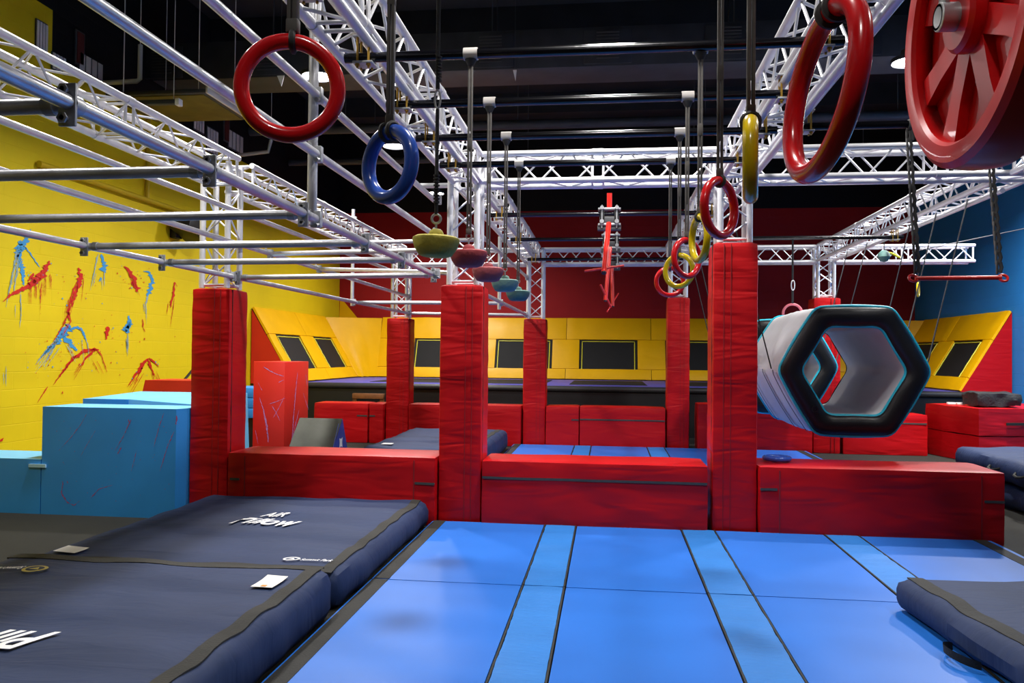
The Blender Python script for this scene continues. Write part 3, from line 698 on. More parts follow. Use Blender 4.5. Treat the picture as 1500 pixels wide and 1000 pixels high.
# ------------------------------------------------------------------ hanging discs
def disc(x, y, z, mat, label, rope=False, tilt=0.):
    t = thing('hanging_disc', label, 'disc', (x, y, z))
    R = .092
    prof = [(.0001, -.05), (.05, -.05), (.064, -.045), (.082, -.018), (R, .012), (R-.002, .022), (R-.012, .028), (.05, .031), (.031, .032), (.0301, .034)]
    mb = MB(); mb.lathe(prof, (x, y, z), n=40).xform(Matrix.Translation((x,y,z)) @ Matrix.Rotation(tilt, 4, 'Y') @ Matrix.Translation((-x,-y,-z))); mb.build('body', M[mat], t)
    mb = MB(); mb.lathe([(.0001, .02), (.03, .03), (.030, .04), (.024, .052), (.012, .058), (.0001, .059)], (x, y, z), n=24); mb.build('knob', M[mat], t)
    mb = MB(); mb.tube([(x, y, z+.055), (x, y, z+.085)], .004, 8); c = Vector((x, y, z+.098)); k = 1.35 if rope else 1.
    mb.tube([c + Vector((math.cos(2*PI*i/16), 0, math.sin(2*PI*i/16)))*.013*k for i in range(16)], .004*k, 6, closed=True); mb.build('eye_bolt', M['zinc'], t)
    if not rope: strap2(x, y, 2.95, z+.106, t, .007, .008)
    else:
        mb = MB(); mb.tube([(x, y, z+.115), (x, y, 2.45)], .0075, 8); mb.tube([(x, y, 2.53), (x, y, 2.95)], .0085, 8)
        for i in range(9): mb.tube([(x, y, z+.16+i*.013), (x, y, z+.166+i*.013)], .0125, 8)
        for i in range(8): mb.tube([(x+.004, y, 2.56+i*.013), (x+.004, y, 2.566+i*.013)], .012, 8)
        mb.build('rope', M['rope'], t)
        mb = MB(); pts = [Vector((x + .011*math.cos(a), y, 2.49 + .036*math.sin(a))) for a in [2*PI*i/20 for i in range(20)]]; mb.tube(pts, .0042, 6, closed=True); mb.build('carabiner', M['zinc'], t)
        c = MB(); c.tube([(x-.03, y, 2.95), (x+.03, y, 2.95)], .029, 16); c.build('tape_collar', M['collar'], t)
    return t
disc(-.668, 3.03, 1.925, 'd_yel', 'yellow hanging foam disc, nearest and largest, on a black rope', True, r_(2))
disc(-.672, 3.78, 1.968, 'd_red', 'dark red hanging foam disc next to the yellow one', tilt=r_(-1))
disc(-.69, 4.52, 1.966, 'd_pink', 'pinkish red hanging foam disc, third from the yellow end')
disc(-.685, 5.24, 1.965, 'd_teal', 'pale teal hanging foam disc')
disc(-.685, 6.01, 1.955, 'd_dteal', 'dark teal hanging foam disc, farthest of the row')

# ------------------------------------------------------------------ red T-bars
def tbar(x, y, ztop, xb, yb, zbot, h, label, pr=.024):
    t = thing('hanging_t_bar', label, 'hanging bar', (x, y, 2.95))
    a = Vector((x, y+.03, ztop)); b = Vector((xb, yb, zbot))
    MB().tube([a, Vector((x, y+.06, 2.97))], pr, 14).build('upper_pole', M['pole_red'], t)
    a = Vector((x-.005, y-.06, 2.84))
    MB().tube([a, b], pr, 14).build('pole', M['pole_red'], t)
    d = (b-a).normalized(); MB().tube([b-d*.004, b+d*.012], pr*.85, 14).build('end_plug', M['black'], t)
    c = b - d*.055; h = Vector(h)
    MB().tube([c-h*.5, c+h*.5], .0115, 10).build('crossbar', M['pole_red'], t)
    mb = MB()
    for dz in (.045, -.115):
        mb.rbox(x-.115, x+.115, y-.05, y+.05, 2.95+dz-.01, 2.95+dz+.012, .004, M['zinc'])
    mb.rbox(x-.12, x+.12, y-.035, y+.05, 2.95-.17, 2.95-.12, .006, M['vent_dark']); mb.rbox(x-.1, x+.1, y-.03, y+.05, 2.95-.1, 2.95-.03, .006, M['vent_dark'])
    mb.rbox(x-.095, x-.05, y-.045, y+.045, 2.95-.1, 2.95+.03, .006, M['black']); mb.rbox(x+.05, x+.095, y-.045, y+.045, 2.95-.1, 2.95+.03, .006, M['black'])
    for dx in (-.075, .075):
        for dy in (-.045, .045): mb.tube([(x+dx, y+dy, 2.95-.15), (x+dx, y+dy, 2.95+.085)], .007, 6, M['zinc'])
        mb.tube([(x+dx, y-.075, 2.95+.055), (x+dx, y-.03, 2.95+.055)], .02, 8, M['zinc']); mb.tube([(x+dx, y-.075, 2.95-.085), (x+dx, y-.03, 2.95-.085)], .022, 8, M['zinc'])
    mb.build('clamp_block', None, t)
tbar(.0, 8.22, 3.17, -.048, 7.75, 2.30, (.38, .03, .055), 'nearest red T-bar hanging from a black crossbar', .027)
tbar(.02, 10.0, 3.0, -.04, 9.8, 2.17, (.13, .2, -.26), 'middle red T-bar hanging from a black crossbar', .024)
tbar(.05, 12.1, 3.02, .06, 11.95, 2.23, (.17, .2, .29), 'farthest red T-bar hanging from a black crossbar', .026)

# ------------------------------------------------------------------ trapeze
t = thing('trapeze', 'red trapeze bar hanging on two looped dark straps in the right bay', 'trapeze', (2.05, 5.0, 1.975))
MB().tube([(1.815, 5.0, 1.975), (2.295, 5.0, 1.98)], .0135, 14).build('bar', M['pole_red'], t)
for xx in (1.815, 2.295):
    s = -1 if xx < 2 else 1; c = Vector((xx+s*.012, 5.0, 1.977))
    MB().tube([c + Vector((.024*math.cos(a), .012*math.sin(a), .020*math.sin(a))) for a in [2*PI*i/18 for i in range(18)]], .008, 8, closed=True).build('end_loop', M['pole_red'], t)
for k, xx in enumerate((1.825, 2.285)):
    mb = MB(); x1 = 1.865 if k == 0 else 2.34; n = 15
    for i in range(n):
        f = i/(n-1); z = 2.01 + f*.84; x = xx + (x1-xx)*f*.4; y = 5.0 + .18*f
        mb.tube([(x+.004, y, z), (x+.012, y, z+.03), (x+.004, y, z+.06)], .011 if i < 9 else .009, 6)
        mb.rbox(x-.018, x-.008, y-.008, y+.008, z-.01, z+.07, .002)
    mb.tube([(x1-.005, 5.18, 2.85), (x1, 5.18, 2.98)], .012, 8)
    mb.build('looped_strap', M['web_dark'], t)
    c = MB(); c.tube([(x1-.03, 5.18, 2.95), (x1+.03, 5.18, 2.95)], .031, 14); c.build('strap_wrap', M['web'], t)

# ------------------------------------------------------------------ big red wheel
wx, wy, wz = .82, 2.0, 2.315
t = thing('spoked_wheel', 'big spoked red wheel with a steel axle at the top right corner', 'wheel', (wx, wy, wz))
Ro, Ri, wd = .355, .292, .13
prof = [(Ri, wd*.42), (Ri, .012), (Ri+.008, .002), (Ri+.02, 0), (Ro-.015, 0), (Ro, .012), (Ro+.006, wd*.5), (Ro, wd-.012), (Ro-.015, wd), (Ri+.02, wd), (Ri, wd-.01), (Ri, wd*.42)]
mb = MB(); mb.lathe([(a, b) for a, b in prof], (wx, wy, wz), 'X', 72); mb.build('rim', M['wheel'], t)
mb = MB(); mb.lathe([(.0001, -.004), (.075, -.004), (.085, .006), (.088, .06), (.085, .11), (.0001, .112)], (wx, wy, wz), 'X', 36); mb.build('hub', M['wheel'], t)
for k in range(8):
    a = 2*PI*(k+.5)/8 + r_(3); d = Vector((0, math.cos(a), math.sin(a))); e = Vector((0, -math.sin(a), math.cos(a)))
    mb = MB(); vs = []
    for rr_, hw in ((.07, .034), (.2, .03), (Ri+.01, .04)):
        for (sx, se) in ((.03, -1), (.03, 1), (.105, 1), (.105, -1)): vs.append(Vector((wx+sx, wy, wz)) + d*rr_ + e*hw*se)
    mb.add(vs, [(0,1,5,4),(1,2,6,5),(2,3,7,6),(3,0,4,7),(4,5,9,8),(5,6,10,9),(6,7,11,10),(7,4,8,11)]); mb.build('spoke', M['wheel'], t, False)
mb = MB(); mb.lathe([(.030, -.045), (.034, -.042), (.034, .15), (.0001, .15)], (wx, wy, wz), 'X', 24); mb.lathe([(.0001, -.03), (.024, -.03), (.024, -.045), (.030, -.045)], (wx, wy, wz), 'X', 24); mb.build('axle', M['zinc'], t)
mb = MB()
for xx in (wx-.03, wx+.15): mb.rbox(xx-.006, xx+.006, wy-.02, wy+.02, wz+.02, 2.98, .003)
mb.rbox(wx-.036, wx+.156, wy-.02, wy+.02, 2.975, 2.99, .003)
mb.build('hanger', M['zinc'], t)

# ------------------------------------------------------------------ blue wheel lying on the right block
t = thing('hand_wheel', 'flat blue hand wheel lying on the right red block', 'wheel', (1.51, 7.4, .565))
mb = MB(); mb.tube([(1.51+.105*math.cos(2*PI*i/36), 7.4+.105*math.sin(2*PI*i/36), .592) for i in range(36)], .022, 12, closed=True); mb.build('rim', M['ring_blue'], t)
mb = MB()
for k in range(3):
    a = 2*PI*k/3+.3; mb.tube([(1.51, 7.4, .592), (1.51+.1*math.cos(a), 7.4+.1*math.sin(a), .592)], .016, 8)
mb.lathe([(.0001, -.015), (.035, -.015), (.035, .012), (.02, .018), (.0001, .018)], (1.51, 7.4, .592), n=18); mb.build('spokes', M['ring_blue'], t)

# ------------------------------------------------------------------ inflatable hexagon tunnels
def hexpts(R, cx, y, cz, rnd=.06, per=9, puff=0.):
    """outline with flat top and softly rounded corners"""
    V = [Vector((R*math.cos(PI/3*k), 0, R*math.sin(PI/3*k))) for k in range(6)]; out = []
    for k in range(6):
        p0, p, p1 = V[k-1], V[k], V[(k+1) % 6]
        a = p + (p0-p).normalized()*rnd; b = p + (p1-p).normalized()*rnd; nx = V[(k+1) % 6] + (p-V[(k+1) % 6]).normalized()*rnd
        for i in range(4):
            s = i/4; out.append(a*(1-s)**2 + p*2*s*(1-s) + b*s*s)
        for i in range(per):
            s = i/per; q = b*(1-s) + nx*s; nn = ((p+p1)/2).normalized(); out.append(q + nn*puff*math.sin(PI*s))
    return [Vector((cx, y, cz)) + v for v in out]
def loft(mb, rings, m=None):
    n = len(rings[0]); vs = [v for r in rings for v in r]
    mb.add(vs, [(i*n+k, i*n+(k+1) % n, (i+1)*n+(k+1) % n, (i+1)*n+k) for i in range(len(rings)-1) for k in range(n)], m)
def tunnel(cx, y0, y1, cz, label, Ro=.715, Ri=.5, seed=0):
    t = thing('inflatable_tunnel', label, 'inflatable tunnel', (cx, (y0+y1)/2, cz-.62))
    n = 14; rings = []
    for i in range(n+1):
        f = i/n; rings.append(hexpts(Ro - .004 + .018*math.sin(PI*f) + .004*math.sin(f*40+seed), cx, y0+.02+(y1-y0-.04)*f, cz, .09, 9, .012))
    mb = MB(); loft(mb, rings); mb.build('outer_cover', M['white_tarp'], t)
    rings = [hexpts(Ri + .004 - .012*math.sin(PI*i/n), cx, y0+.02+(y1-y0-.04)*i/n, cz, .07, 9, 0) for i in range(n+1)]
    mb = MB(); loft(mb, rings); mb.build('inner_cover', M['inner_tarp'], t)
    for (yy, s) in ((y0, -1), (y1, 1)):
        rings = []; m_ = 10; mid = (Ro+Ri)/2; hf = (Ro-Ri)/2
        for i in range(m_+1):
            a = PI*i/m_; rings.append(hexpts(mid + hf*math.cos(a), cx, yy + s*.07*math.sin(a) - s*.015, cz, .085, 9, .006*math.cos(a)))
        mb = MB(); loft(mb, rings); mb.build('end_ring', M['black_vinyl'], t)
        for R in ((Ro, Ri) if s < 0 else (Ro,)):
            mb = MB(); mb.tube(hexpts(R, cx, yy - s*.012, cz, .09 if R == Ro else .07, 9, .01 if R == Ro else 0), .017, 8, closed=True); mb.build('piping', M['cyan'], t)
    for f in (.09, .36, .8):
        yy = y0+(y1-y0)*f; mb = MB()
        a_ = [v for v in hexpts(Ro+.034, cx, yy-.02, cz, .09, 9, .012)]; lowi = [i for i, v in enumerate(a_) if v.z <= cz+.02]
        a_ = [a_[i] for i in lowi]; b_ = [v + Vector((0, .045, 0)) for v in a_]; n_ = len(a_)
        mb.add(a_+b_, [(i, i+1, n_+i+1, n_+i) for i in range(n_-1) if (a_[i]-a_[i+1]).length < .4]); mb.build('belt', M['rope'], t)
    a = Vector((cx-.38, y0-.075, cz-.37)); mb = MB(); mb.lathe([(.022, 0), (.032, 0), (.032, -.012), (.022, -.012), (.022, 0)], a, 'Y', 20); mb.build('valve', M['black'], t)
    return t
TC = 2.36
tunnel(TC, 8.05, 10.0, 1.37, 'white hexagonal inflatable tunnel with black and cyan rim, in front')
tunnel(2.33, 11.05, 12.95, 1.37, 'second hexagonal inflatable tunnel half hidden behind the first')
ri = 0
for (cx, ys, w_) in ((TC, (8.25, 9.0, 9.75), 'front'), (2.33, (11.3, 12.2), 'rear')):
    for side in (1, -1):
        for k, yy in enumerate(ys):
            xv = cx + side*.735; xt = 3.48 if side > 0 else 1.2
            t = tag(MB().tube([(xv, yy, 1.38), (xt, yy, 3.06)], .007, 6).build('sling_rope', M['rope_grey'] if side > 0 else M['rope']),
                'thin sling rope on the %s side of the %s inflatable tunnel, %s' % ('right' if side > 0 else 'left', w_, ('at its near end', 'at its middle', 'at its back end')[k if len(ys) == 3 else k*2]), 'rope')
# pink ring on a rope + carabiner
t = thing('gym_ring', 'small pink ring on a black rope above the front tunnel', 'ring', (2.22, 10.02, 2.05))
mb = MB(); mb.tube([(2.22+.11*math.cos(2*PI*i/32), 10.02, 2.03+.11*math.sin(2*PI*i/32)) for i in range(32)], .016, 10, closed=True); mb.build('hoop', plain('pink ring', 'D06A78', .4), t)
mb = MB(); mb.tube([(2.22, 10.02, 2.14), (2.22, 10.02, 2.32)], .014, 6); mb.tube([(2.22, 10.02, 2.42), (2.22, 10.02, 2.95)], .012, 6); mb.build('rope', M['rope'], t)
mb = MB(); mb.tube([(2.22+.02*math.cos(2*PI*i/16), 10.0, 2.37+.06*math.sin(2*PI*i/16)) for i in range(16)], .007, 6, closed=True); mb.build('carabiner', M['alu'], t)
# items beyond
c = aty(1345, 424, 11.0)
t = thing('gym_ring', 'small yellow ring seen below the left end of the trapeze', 'ring', tuple(c)); mb = MB(); mb.tube([(c.x+.03*math.cos(2*PI*i/24), c.y+.06*math.cos(2*PI*i/24), c.z+.085*math.sin(2*PI*i/24)) for i in range(24)], .015, 8, closed=True); mb.build('hoop', M['ring_yel'], t)
MB().tube([(c.x, c.y, c.z+.09), (c.x, c.y, 3.05)], .006, 6).build('strap', M['rope'], t)
c = aty(1295, 375, 11.0)
t = thing('hanging_ball', 'grey-green grip ball with yellow strap hanging before the far truss', 'ball', tuple(c))
mb = MB(); mb.lathe([(.0001, -.08), (.05, -.065), (.08, -.01), (.07, .04), (.03, .075), (.0001, .08)], c, n=20); mb.build('body', M['d_dteal'], t)
MB().tube([c+Vector((.04, 0, .05)), c+Vector((.11, 0, .03)), c+Vector((.2, 0, -.02))], .015, 6).build('strap', M['yellow_strap'], t); MB().tube([c+Vector((0,0,.07)), (c.x, c.y, 3.05)], .006, 6).build('rope', M['rope'], t)
tag(MB().tube([(3.45, 9.6, 2.72), (5.3, 9.0, 3.08), (7.24, 8.4, 3.45)], .006, 6).build('steel_cable', M['cable']), 'thin steel cable running to the blue wall at the right', 'cable')

# ------------------------------------------------------------------ trampoline court at the back
PZ = .9; PY = 15.3; xl, xr = -6.95, 7.25
t = thing('trampoline_platform', 'raised black-skirted trampoline deck across the back of the hall', 'platform', (0, PY, FL))
MB().box(xl+.01, xr-.01, PY+.06, YB-.01, FL, PZ-.03).build('skirt', M['black'], t, False)
MB().tube([(xl+.03, PY+.07, PZ-.06), (xr-.03, PY+.07, PZ-.06)], .06, 12).build('edge_roll', plain('black padded edge', '2B2B2C', .5), t)
MB().box(xl+.01, xr-.01, PY+.1, 19.25, PZ-.029, PZ).build('deck_pad', M['purple'], t, False)
for i, xx in enumerate((-4.14, -2.07, 0, 2.07, 4.14)):
    MB().rbox(xx-.78, xx+.78, 16.1, 18.6, PZ-.01, PZ+.006, .003).build('trampoline_bed', M['net'], t)
t2 = thing('wooden_beam', 'brown wooden beam end in front of the black platform skirt', 'beam', (-4.7, 15.1, .66)); MB().rbox(-4.98, -4.35, 15.15, 15.27, .60, .70, .006).build('timber', M['wood'], t2)
MB().box(-4.98, -4.9, 15.18, 15.24, FL, .6, None).build('support', M['wood'], t2, False)
MB().box(-4.43, -4.35, 15.18, 15.24, FL, .6, None).build('support', M['wood'], t2, False)
# slanted wall: a local frame (s along, h up the slope)
def slant(O, S, H, label, L, tramp, jt, Nn, end_tri=None, seed=0):
    """O bottom corner, S unit along, H vector from bottom to top edge; tramp = list of (s0, s1)"""
    O = Vector(O); S = Vector(S); H = Vector(H); Nn = Vector(Nn)
    t = thing('slanted_trampoline_wall', label, 'trampoline wall', tuple(O))
    h1, h2 = .165, .64      # bottom row / bed row / top row
    def pad(s0, s1, a, b, nm='pad', mat='yellow_pad', th=.06, off=0.):
        n1 = max(2, int((s1-s0)/.12)); n2 = max(2, int((b-a)*H.length/.12)); vs = []; g_ = .006
        for j in range(n2+1):
            for i in range(n1+1):
                u = s0+g_+(s1-s0-2*g_)*i/n1; v = a+g_/2+(b-a-g_)*j/n2
                e = min(1, i, n1-i, j, n2-j)
                w = th*(.75 + .25*e) + .012*noise.noise(Vector((u*3+seed, v*5, 1)))
                vs.append(O + S*u + H*v + Nn*(w+off))
        k = n1+1; fs = [(j*k+i, j*k+i+1, (j+1)*k+i+1, (j+1)*k+i) for j in range(n2) for i in range(n1)]
        base = len(vs); cs = [(s0+g_, a), (s1-g_, a), (s1-g_, b), (s0+g_, b)]
        # side walls down to the frame
        per = [(0, i) for i in range(n1+1)] + [(j, n1) for j in range(1, n2+1)] + [(n2, i) for i in range(n1-1, -1, -1)] + [(j, 0) for j in range(n2-1, 0, -1)]
        bb = []
        for (j, i) in per:
            u = s0+g_+(s1-s0-2*g_)*i/n1; v = a+g_/2+(b-a-g_)*j/n2; bb.append(len(vs)); vs.append(O + S*u + H*v + Nn*.0)
        m_ = len(per)
        for q in range(m_):
            j, i = per[q]; j2, i2 = per[(q+1) % m_]; fs.append((j*k+i, j2*k+i2, bb[(q+1) % m_], bb[q]))
        MB().add(vs, fs).build(nm, M[mat], t)
    for (a, b) in jt:
        pad(a, b, 0, h1); pad(a, b, h2, 1.0)
    prev = jt[0][0]
    for (a, b) in tramp:
        pad(prev, a, h1, h2); prev = b
        # frame, bed and yellow stitched border
        q = lambda u, v, w: O + S*u + H*v + Nn*w
        MB().add([q(a, h1, .02), q(b, h1, .02), q(b, h2, .02), q(a, h2, .02)], [(0,1,2,3)]).build('bed', M['net'], t, False)
        mb = MB(); m1 = .065; m2 = .028
        pts = [(a+m1, h1), (a+m1, h2-m2), (b-m1, h2-m2), (b-m1, h1)]
        P_ = []
        for (u0, v0), (u1, v1) in zip(pts[:-1], pts[1:]):
            for i in range(10): P_.append(q(u0+(u1-u0)*i/10, v0+(v1-v0)*i/10, .028 + .003*math.sin(i*2.3)))
        P_.append(q(*pts[-1], .028)); mb.tube(P_, .011, 6); mb.build('border_stitching', M['yellow_piping'], t)
    pad(prev, jt[-1][1], h1, h2)
    q = lambda u, v: O + S*u + H*v
    MB().add([q(jt[0][0], 0), q(jt[-1][1], 0), q(jt[-1][1], 1), q(jt[0][0], 1)], [(0,1,2,3)]).build('frame', M['black'], t, False)
    return t
Hb = Vector((0, .62, 1.5)); Nb = Vector((0, -1.5, .62)).normalized()
slant((-5.75, 19.3, PZ), (1, 0, 0), Hb, 'yellow slanted trampoline wall along the back of the court', 11.5,
      [(5.75+c-.7, 5.75+c+.7) for c in (-4.14, -2.07, 0, 2.07, 4.14)], [(a, b) for a, b in zip((0, .58, 2.65, 4.72, 6.78, 8.85, 10.92), (.58, 2.65, 4.72, 6.78, 8.85, 10.92, 11.4))], Nb, seed=1)
Hl = Vector((-.86, 0, 1.46)); Nl = Vector((1.46, 0, .86)).normalized()
YS = 14.85
tl = slant((-6.07, YS, PZ), (0, 1, 0), Hl, 'yellow slanted trampoline wall on the left with red end panel', 4,
      [(.32, 1.58), (2.35, 3.55)], [(0, 2.0), (2.0, 3.95)], Nl, seed=2)
MB().add([(-6.93, YS, PZ-.02), (-6.05, YS, PZ-.02), (-6.93, YS, 2.32), (-6.93, YS+.03, PZ-.02), (-6.05, YS+.03, PZ-.02), (-6.93, YS+.03, 2.32)], [(0,1,2),(3,5,4),(0,3,4,1),(1,4,5,2),(2,5,3,0)]).build('end_panel', M['red_hard'], tl, False)
Hr = Vector((.86, 0, 1.46)); Nr = Vector((-1.46, 0, .86)).normalized(); YR = 15.35
tr = slant((6.37, YR, PZ), (0, 1, 0), Hr, 'yellow slanted trampoline wall on the right with dark red end panel', 4,
      [(.32, 1.58), (2.3, 3.5)], [(0, 2.0), (2.0, 3.9)], Nr, seed=4)
MB().add([(7.23, YR, PZ-.02), (6.35, YR, PZ-.02), (7.23, YR, 2.34), (7.23, YR+.03, PZ-.02), (6.35, YR+.03, PZ-.02), (7.23, YR+.03, 2.34)], [(0,1,2),(3,5,4),(0,3,4,1),(1,4,5,2),(2,5,3,0)]).build('end_panel', M['red_pad'], tr, False)
# corner cloths
def corner(a, b, c, d, label, seed):
    t = thing('corner_cloth', label, 'cloth', tuple(a)); n = 14; vs = []
    a, b, c, d = map(Vector, (a, b, c, d))
    for j in range(n+1):
        for i in range(n+1):
            u, v = i/n, j/n; p = (a*(1-u)+b*u)*(1-v) + (d*(1-u)+c*u)*v
            w = .05*noise.noise(Vector((u*7+seed, v*1.5, 0)))*math.sin(PI*u)*(1.1-v); vs.append(p + Vector((0, -w, w*.5)))
    k = n+1; fs = [(j*k+i, j*k+i+1, (j+1)*k+i+1, (j+1)*k+i) for j in range(n) for i in range(n)]
    MB().add(vs, fs).build('sheet', M['yellow_pad'], t)
    MB().tube([a+Vector((0,-.01,.01)), d+Vector((0,-.01,.01))], .012, 6).build('hem', M['yellow_pad'], t)
corner((-6.03, 18.78, PZ+.02), (-5.7, 19.26, PZ+.02), (-5.76, 19.86, 2.39), (-6.9, 18.8, 2.36), 'creased yellow cloth filling the left back corner of the court', 3)
corner((5.62, 19.26, PZ+.02), (6.33, 19.2, PZ+.02), (7.2, 19.2, 2.36), (5.68, 19.86, 2.39), 'creased yellow cloth filling the right back corner of the court', 5)

# ------------------------------------------------------------------ light blue and red boards at the left
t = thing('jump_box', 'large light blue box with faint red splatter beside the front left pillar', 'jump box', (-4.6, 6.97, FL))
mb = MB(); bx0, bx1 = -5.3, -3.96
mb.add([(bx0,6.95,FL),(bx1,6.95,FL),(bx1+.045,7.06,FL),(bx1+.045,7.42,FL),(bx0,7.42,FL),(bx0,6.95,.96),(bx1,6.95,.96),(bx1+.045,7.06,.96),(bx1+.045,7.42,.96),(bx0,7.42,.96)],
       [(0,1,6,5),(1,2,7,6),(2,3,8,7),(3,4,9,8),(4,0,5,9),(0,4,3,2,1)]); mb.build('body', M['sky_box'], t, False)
MB().add([(bx0,6.95,.962),(bx1,6.95,.962),(bx1+.045,7.06,.962),(bx1+.045,7.42,.962),(bx0,7.42,.962)], [(0,1,2,3,4)]).build('top', M['sky_lit'], t, False)
sp = MB(); BF = lambda x, y: aty(x, y, 6.944)
for i, (p, a, b) in enumerate([([(127,606),(118,622),(104,640),(86,660)], 1.2, .6), ([(193,612),(187,625),(180,640),(168,660)], 1.6, .7), ([(188,614),(190,621)], 2.5, 1.5), ([(259,608),(258,622)], 2.5, 1.5), ([(255,632),(245,655),(234,690)], 1.4, .7), ([(240,605),(232,628),(225,655)], 1, .6),
        ([(92,705),(90,722),(98,735),(108,740),(117,733)], 2, 1.2), ([(98,704),(100,708)], 1.5, 1), ([(132,730),(145,716),(165,710)], 1.5, .6), ([(178,655),(172,665)], 1.5, 1), ([(140,630),(128,650),(118,668)], .8, .5), ([(200,660),(192,690)], .8, .5)]):
    streak(sp, BF, p, a*.6, b*.6, M['sp_mag'], .9, 200+i)
for i in range(40): blob(sp, BF, rr.uniform(75, 250), rr.uniform(610, 735), rr.uniform(.3, .7), M['sp_mag'], 300+i)
sp.build('paint_splatter', None, t, False)
t = thing('jump_box', 'low light blue box against the yellow wall at the far left', 'jump box', (-6.1, 7.0, FL))
MB().box(-6.93, -5.31, 6.95, 7.5, FL, .46).build('body', M['sky_box'], t, False); MB().box(-6.93, -5.31, 6.95, 7.5, .461, .466).build('top', M['sky_lit'], t, False)
MB().box(-5.42, -5.25, 6.93, 6.949, .39, .42).build('latch', plain('pale latch', '9CC7DC', .5), t, False)
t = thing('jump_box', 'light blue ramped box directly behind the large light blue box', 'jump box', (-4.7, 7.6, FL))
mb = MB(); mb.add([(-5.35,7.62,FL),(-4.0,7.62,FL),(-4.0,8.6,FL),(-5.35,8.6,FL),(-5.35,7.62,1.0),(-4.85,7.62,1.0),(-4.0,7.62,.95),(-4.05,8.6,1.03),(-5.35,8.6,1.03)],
                  [(0,1,6,5,4),(1,2,7,6),(2,3,8,7),(3,0,4,8),(4,5,7,8),(5,6,7),(0,3,2,1)]); mb.build('body', M['sky_lit'], t, False)
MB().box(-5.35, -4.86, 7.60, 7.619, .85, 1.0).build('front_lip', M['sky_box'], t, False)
t = thing('jump_box', 'red sloped box behind the light blue boxes by the yellow wall', 'jump box', (-5.2, 9.6, FL))
MB().add([(-6.05,9.4,FL),(-4.95,9.4,FL),(-4.95,10.0,FL),(-6.05,10.0,FL),(-5.78,9.4,1.13),(-4.95,9.4,1.13),(-4.95,10.0,1.13),(-5.78,10.0,1.13)], [(0,1,5,4),(1,2,6,5),(2,3,7,6),(3,0,4,7),(4,5,6,7),(0,3,2,1)]).build('body', M['red_hard'], t, False)
tag(MB().tube([atx(262, 566, -6.5), atx(300, 520, -6.6)], .02, 8).build('dark_pole', M['black']), 'dark pole leaning behind the front left pillar by the yellow wall', 'pole')
t = thing('splatter_wall_block', 'tall red block with lilac paint splatter behind the left red block', 'block', (-4.3, 10.0, FL))
bx = (-4.63, -4.2); MB().rbox(-4.63, -4.2, 10.0, 10.83, FL, 1.37, .006).build('body', M['red_hard'], t)
sp = MB(); BF = lambda x, y: aty(x, y, 9.994) if x < 419 else atx(x, y, -4.194)
for i, (p, a, b) in enumerate([([(386,537),(395,543),(406,548),(416,551)], 1.4, .8), ([(380,582),(386,600),(391,622),(393,648)], .8, 1.8), ([(386,604),(393,640)], .6, 1.2), ([(400,612),(408,598),(417,580)], .5, .5), ([(393,592),(405,588),(418,583)], .9, .9), ([(398,594),(404,603),(410,616)], .8, .6), ([(378,560),(384,572)], .6, .6), ([(374,630),(378,650)], .5, .5), ([(408,560),(416,556)], .8, .6)]):
    streak(sp, lambda x, y: aty(x, y, 9.994), p, a*.65, b*.65, M['sp_lilac'], .8, 400+i)
for i, (p, a, b) in enumerate([([(436,545),(433,575),(430,610),(428,640)], .8, 1), ([(444,575),(452,600)], .5, .5), ([(448,548),(450,565)], .5, .5), ([(438,600),(432,625),(426,648)], .6, .8)]):
    streak(sp, lambda x, y: atx(x, y, -4.194), p, a*.65, b*.65, M['sp_lilac'], .8, 450+i)
sp.build('paint_splatter', None, t, False)
t = thing('jump_box', 'light blue stacked box glimpsed between the left pillar and red splatter block', 'jump box', (-5.3, 11.2, FL))
for k in range(3): MB().rbox(-5.8, -4.95, 11.2, 11.9, .52+k*.15, .515+(k+1)*.15, .008).build('tier', M['sky_box'], t)
MB().box(-5.75, -5.0, 11.25, 11.85, FL, .52).build('base', M['black'], t, False)
# foam wedge
t = thing('foam_wedge', 'triangular grey and blue foam wedge behind the left red block', 'foam wedge', (-3.55, 9.6, FL))
xa, xb = -3.82, -3.27; top = (9.58, .68); fr_ = (8.85, FL); bk = (9.95, FL)
MB().add([(xa, fr_[0], FL), (xb, fr_[0], FL), (xb, top[0], .68), (xa, top[0], .68), (xb, bk[0], FL), (xa, bk[0], FL)], [(0,1,2,3), (3,2,4,5), (0,5,4,1)]).build('carpet_face', M['wedge_grey'], t, False)
for xs in (xb+.002, xa-.002): MB().add([(xs, fr_[0], FL), (xs, bk[0], FL), (xs, top[0], .68)], [(0,1,2)]).build('side_panel', M['wedge_blue'], t, False)
mb = MB(); c = Vector((xb+.006, 9.52, .39)); pts = []
for k in range(10):
    a = PI/2+PI/4 + 2*PI*k/8 if k < 8 else 0
    if k < 8: rad = .085 if k % 2 == 0 else .045; pts.append(c + Vector((0, rad*math.cos(a), rad*math.sin(a))))
mb.add([c]+pts, [(0, i+1, (i+1) % 8+1) for i in range(8)]); mb.build('star_emblem', M['white'], t, False)
MB().add([(xb+.004, 9.42, .63), (xb+.004, 9.44, .63), (xb+.004, 9.0, FL+.02), (xb+.004, 8.97, FL+.02)], [(0,1,2,3)]).build('edge_stripe', plain('pale blue stripe', '5A78C8', .5), t, False)

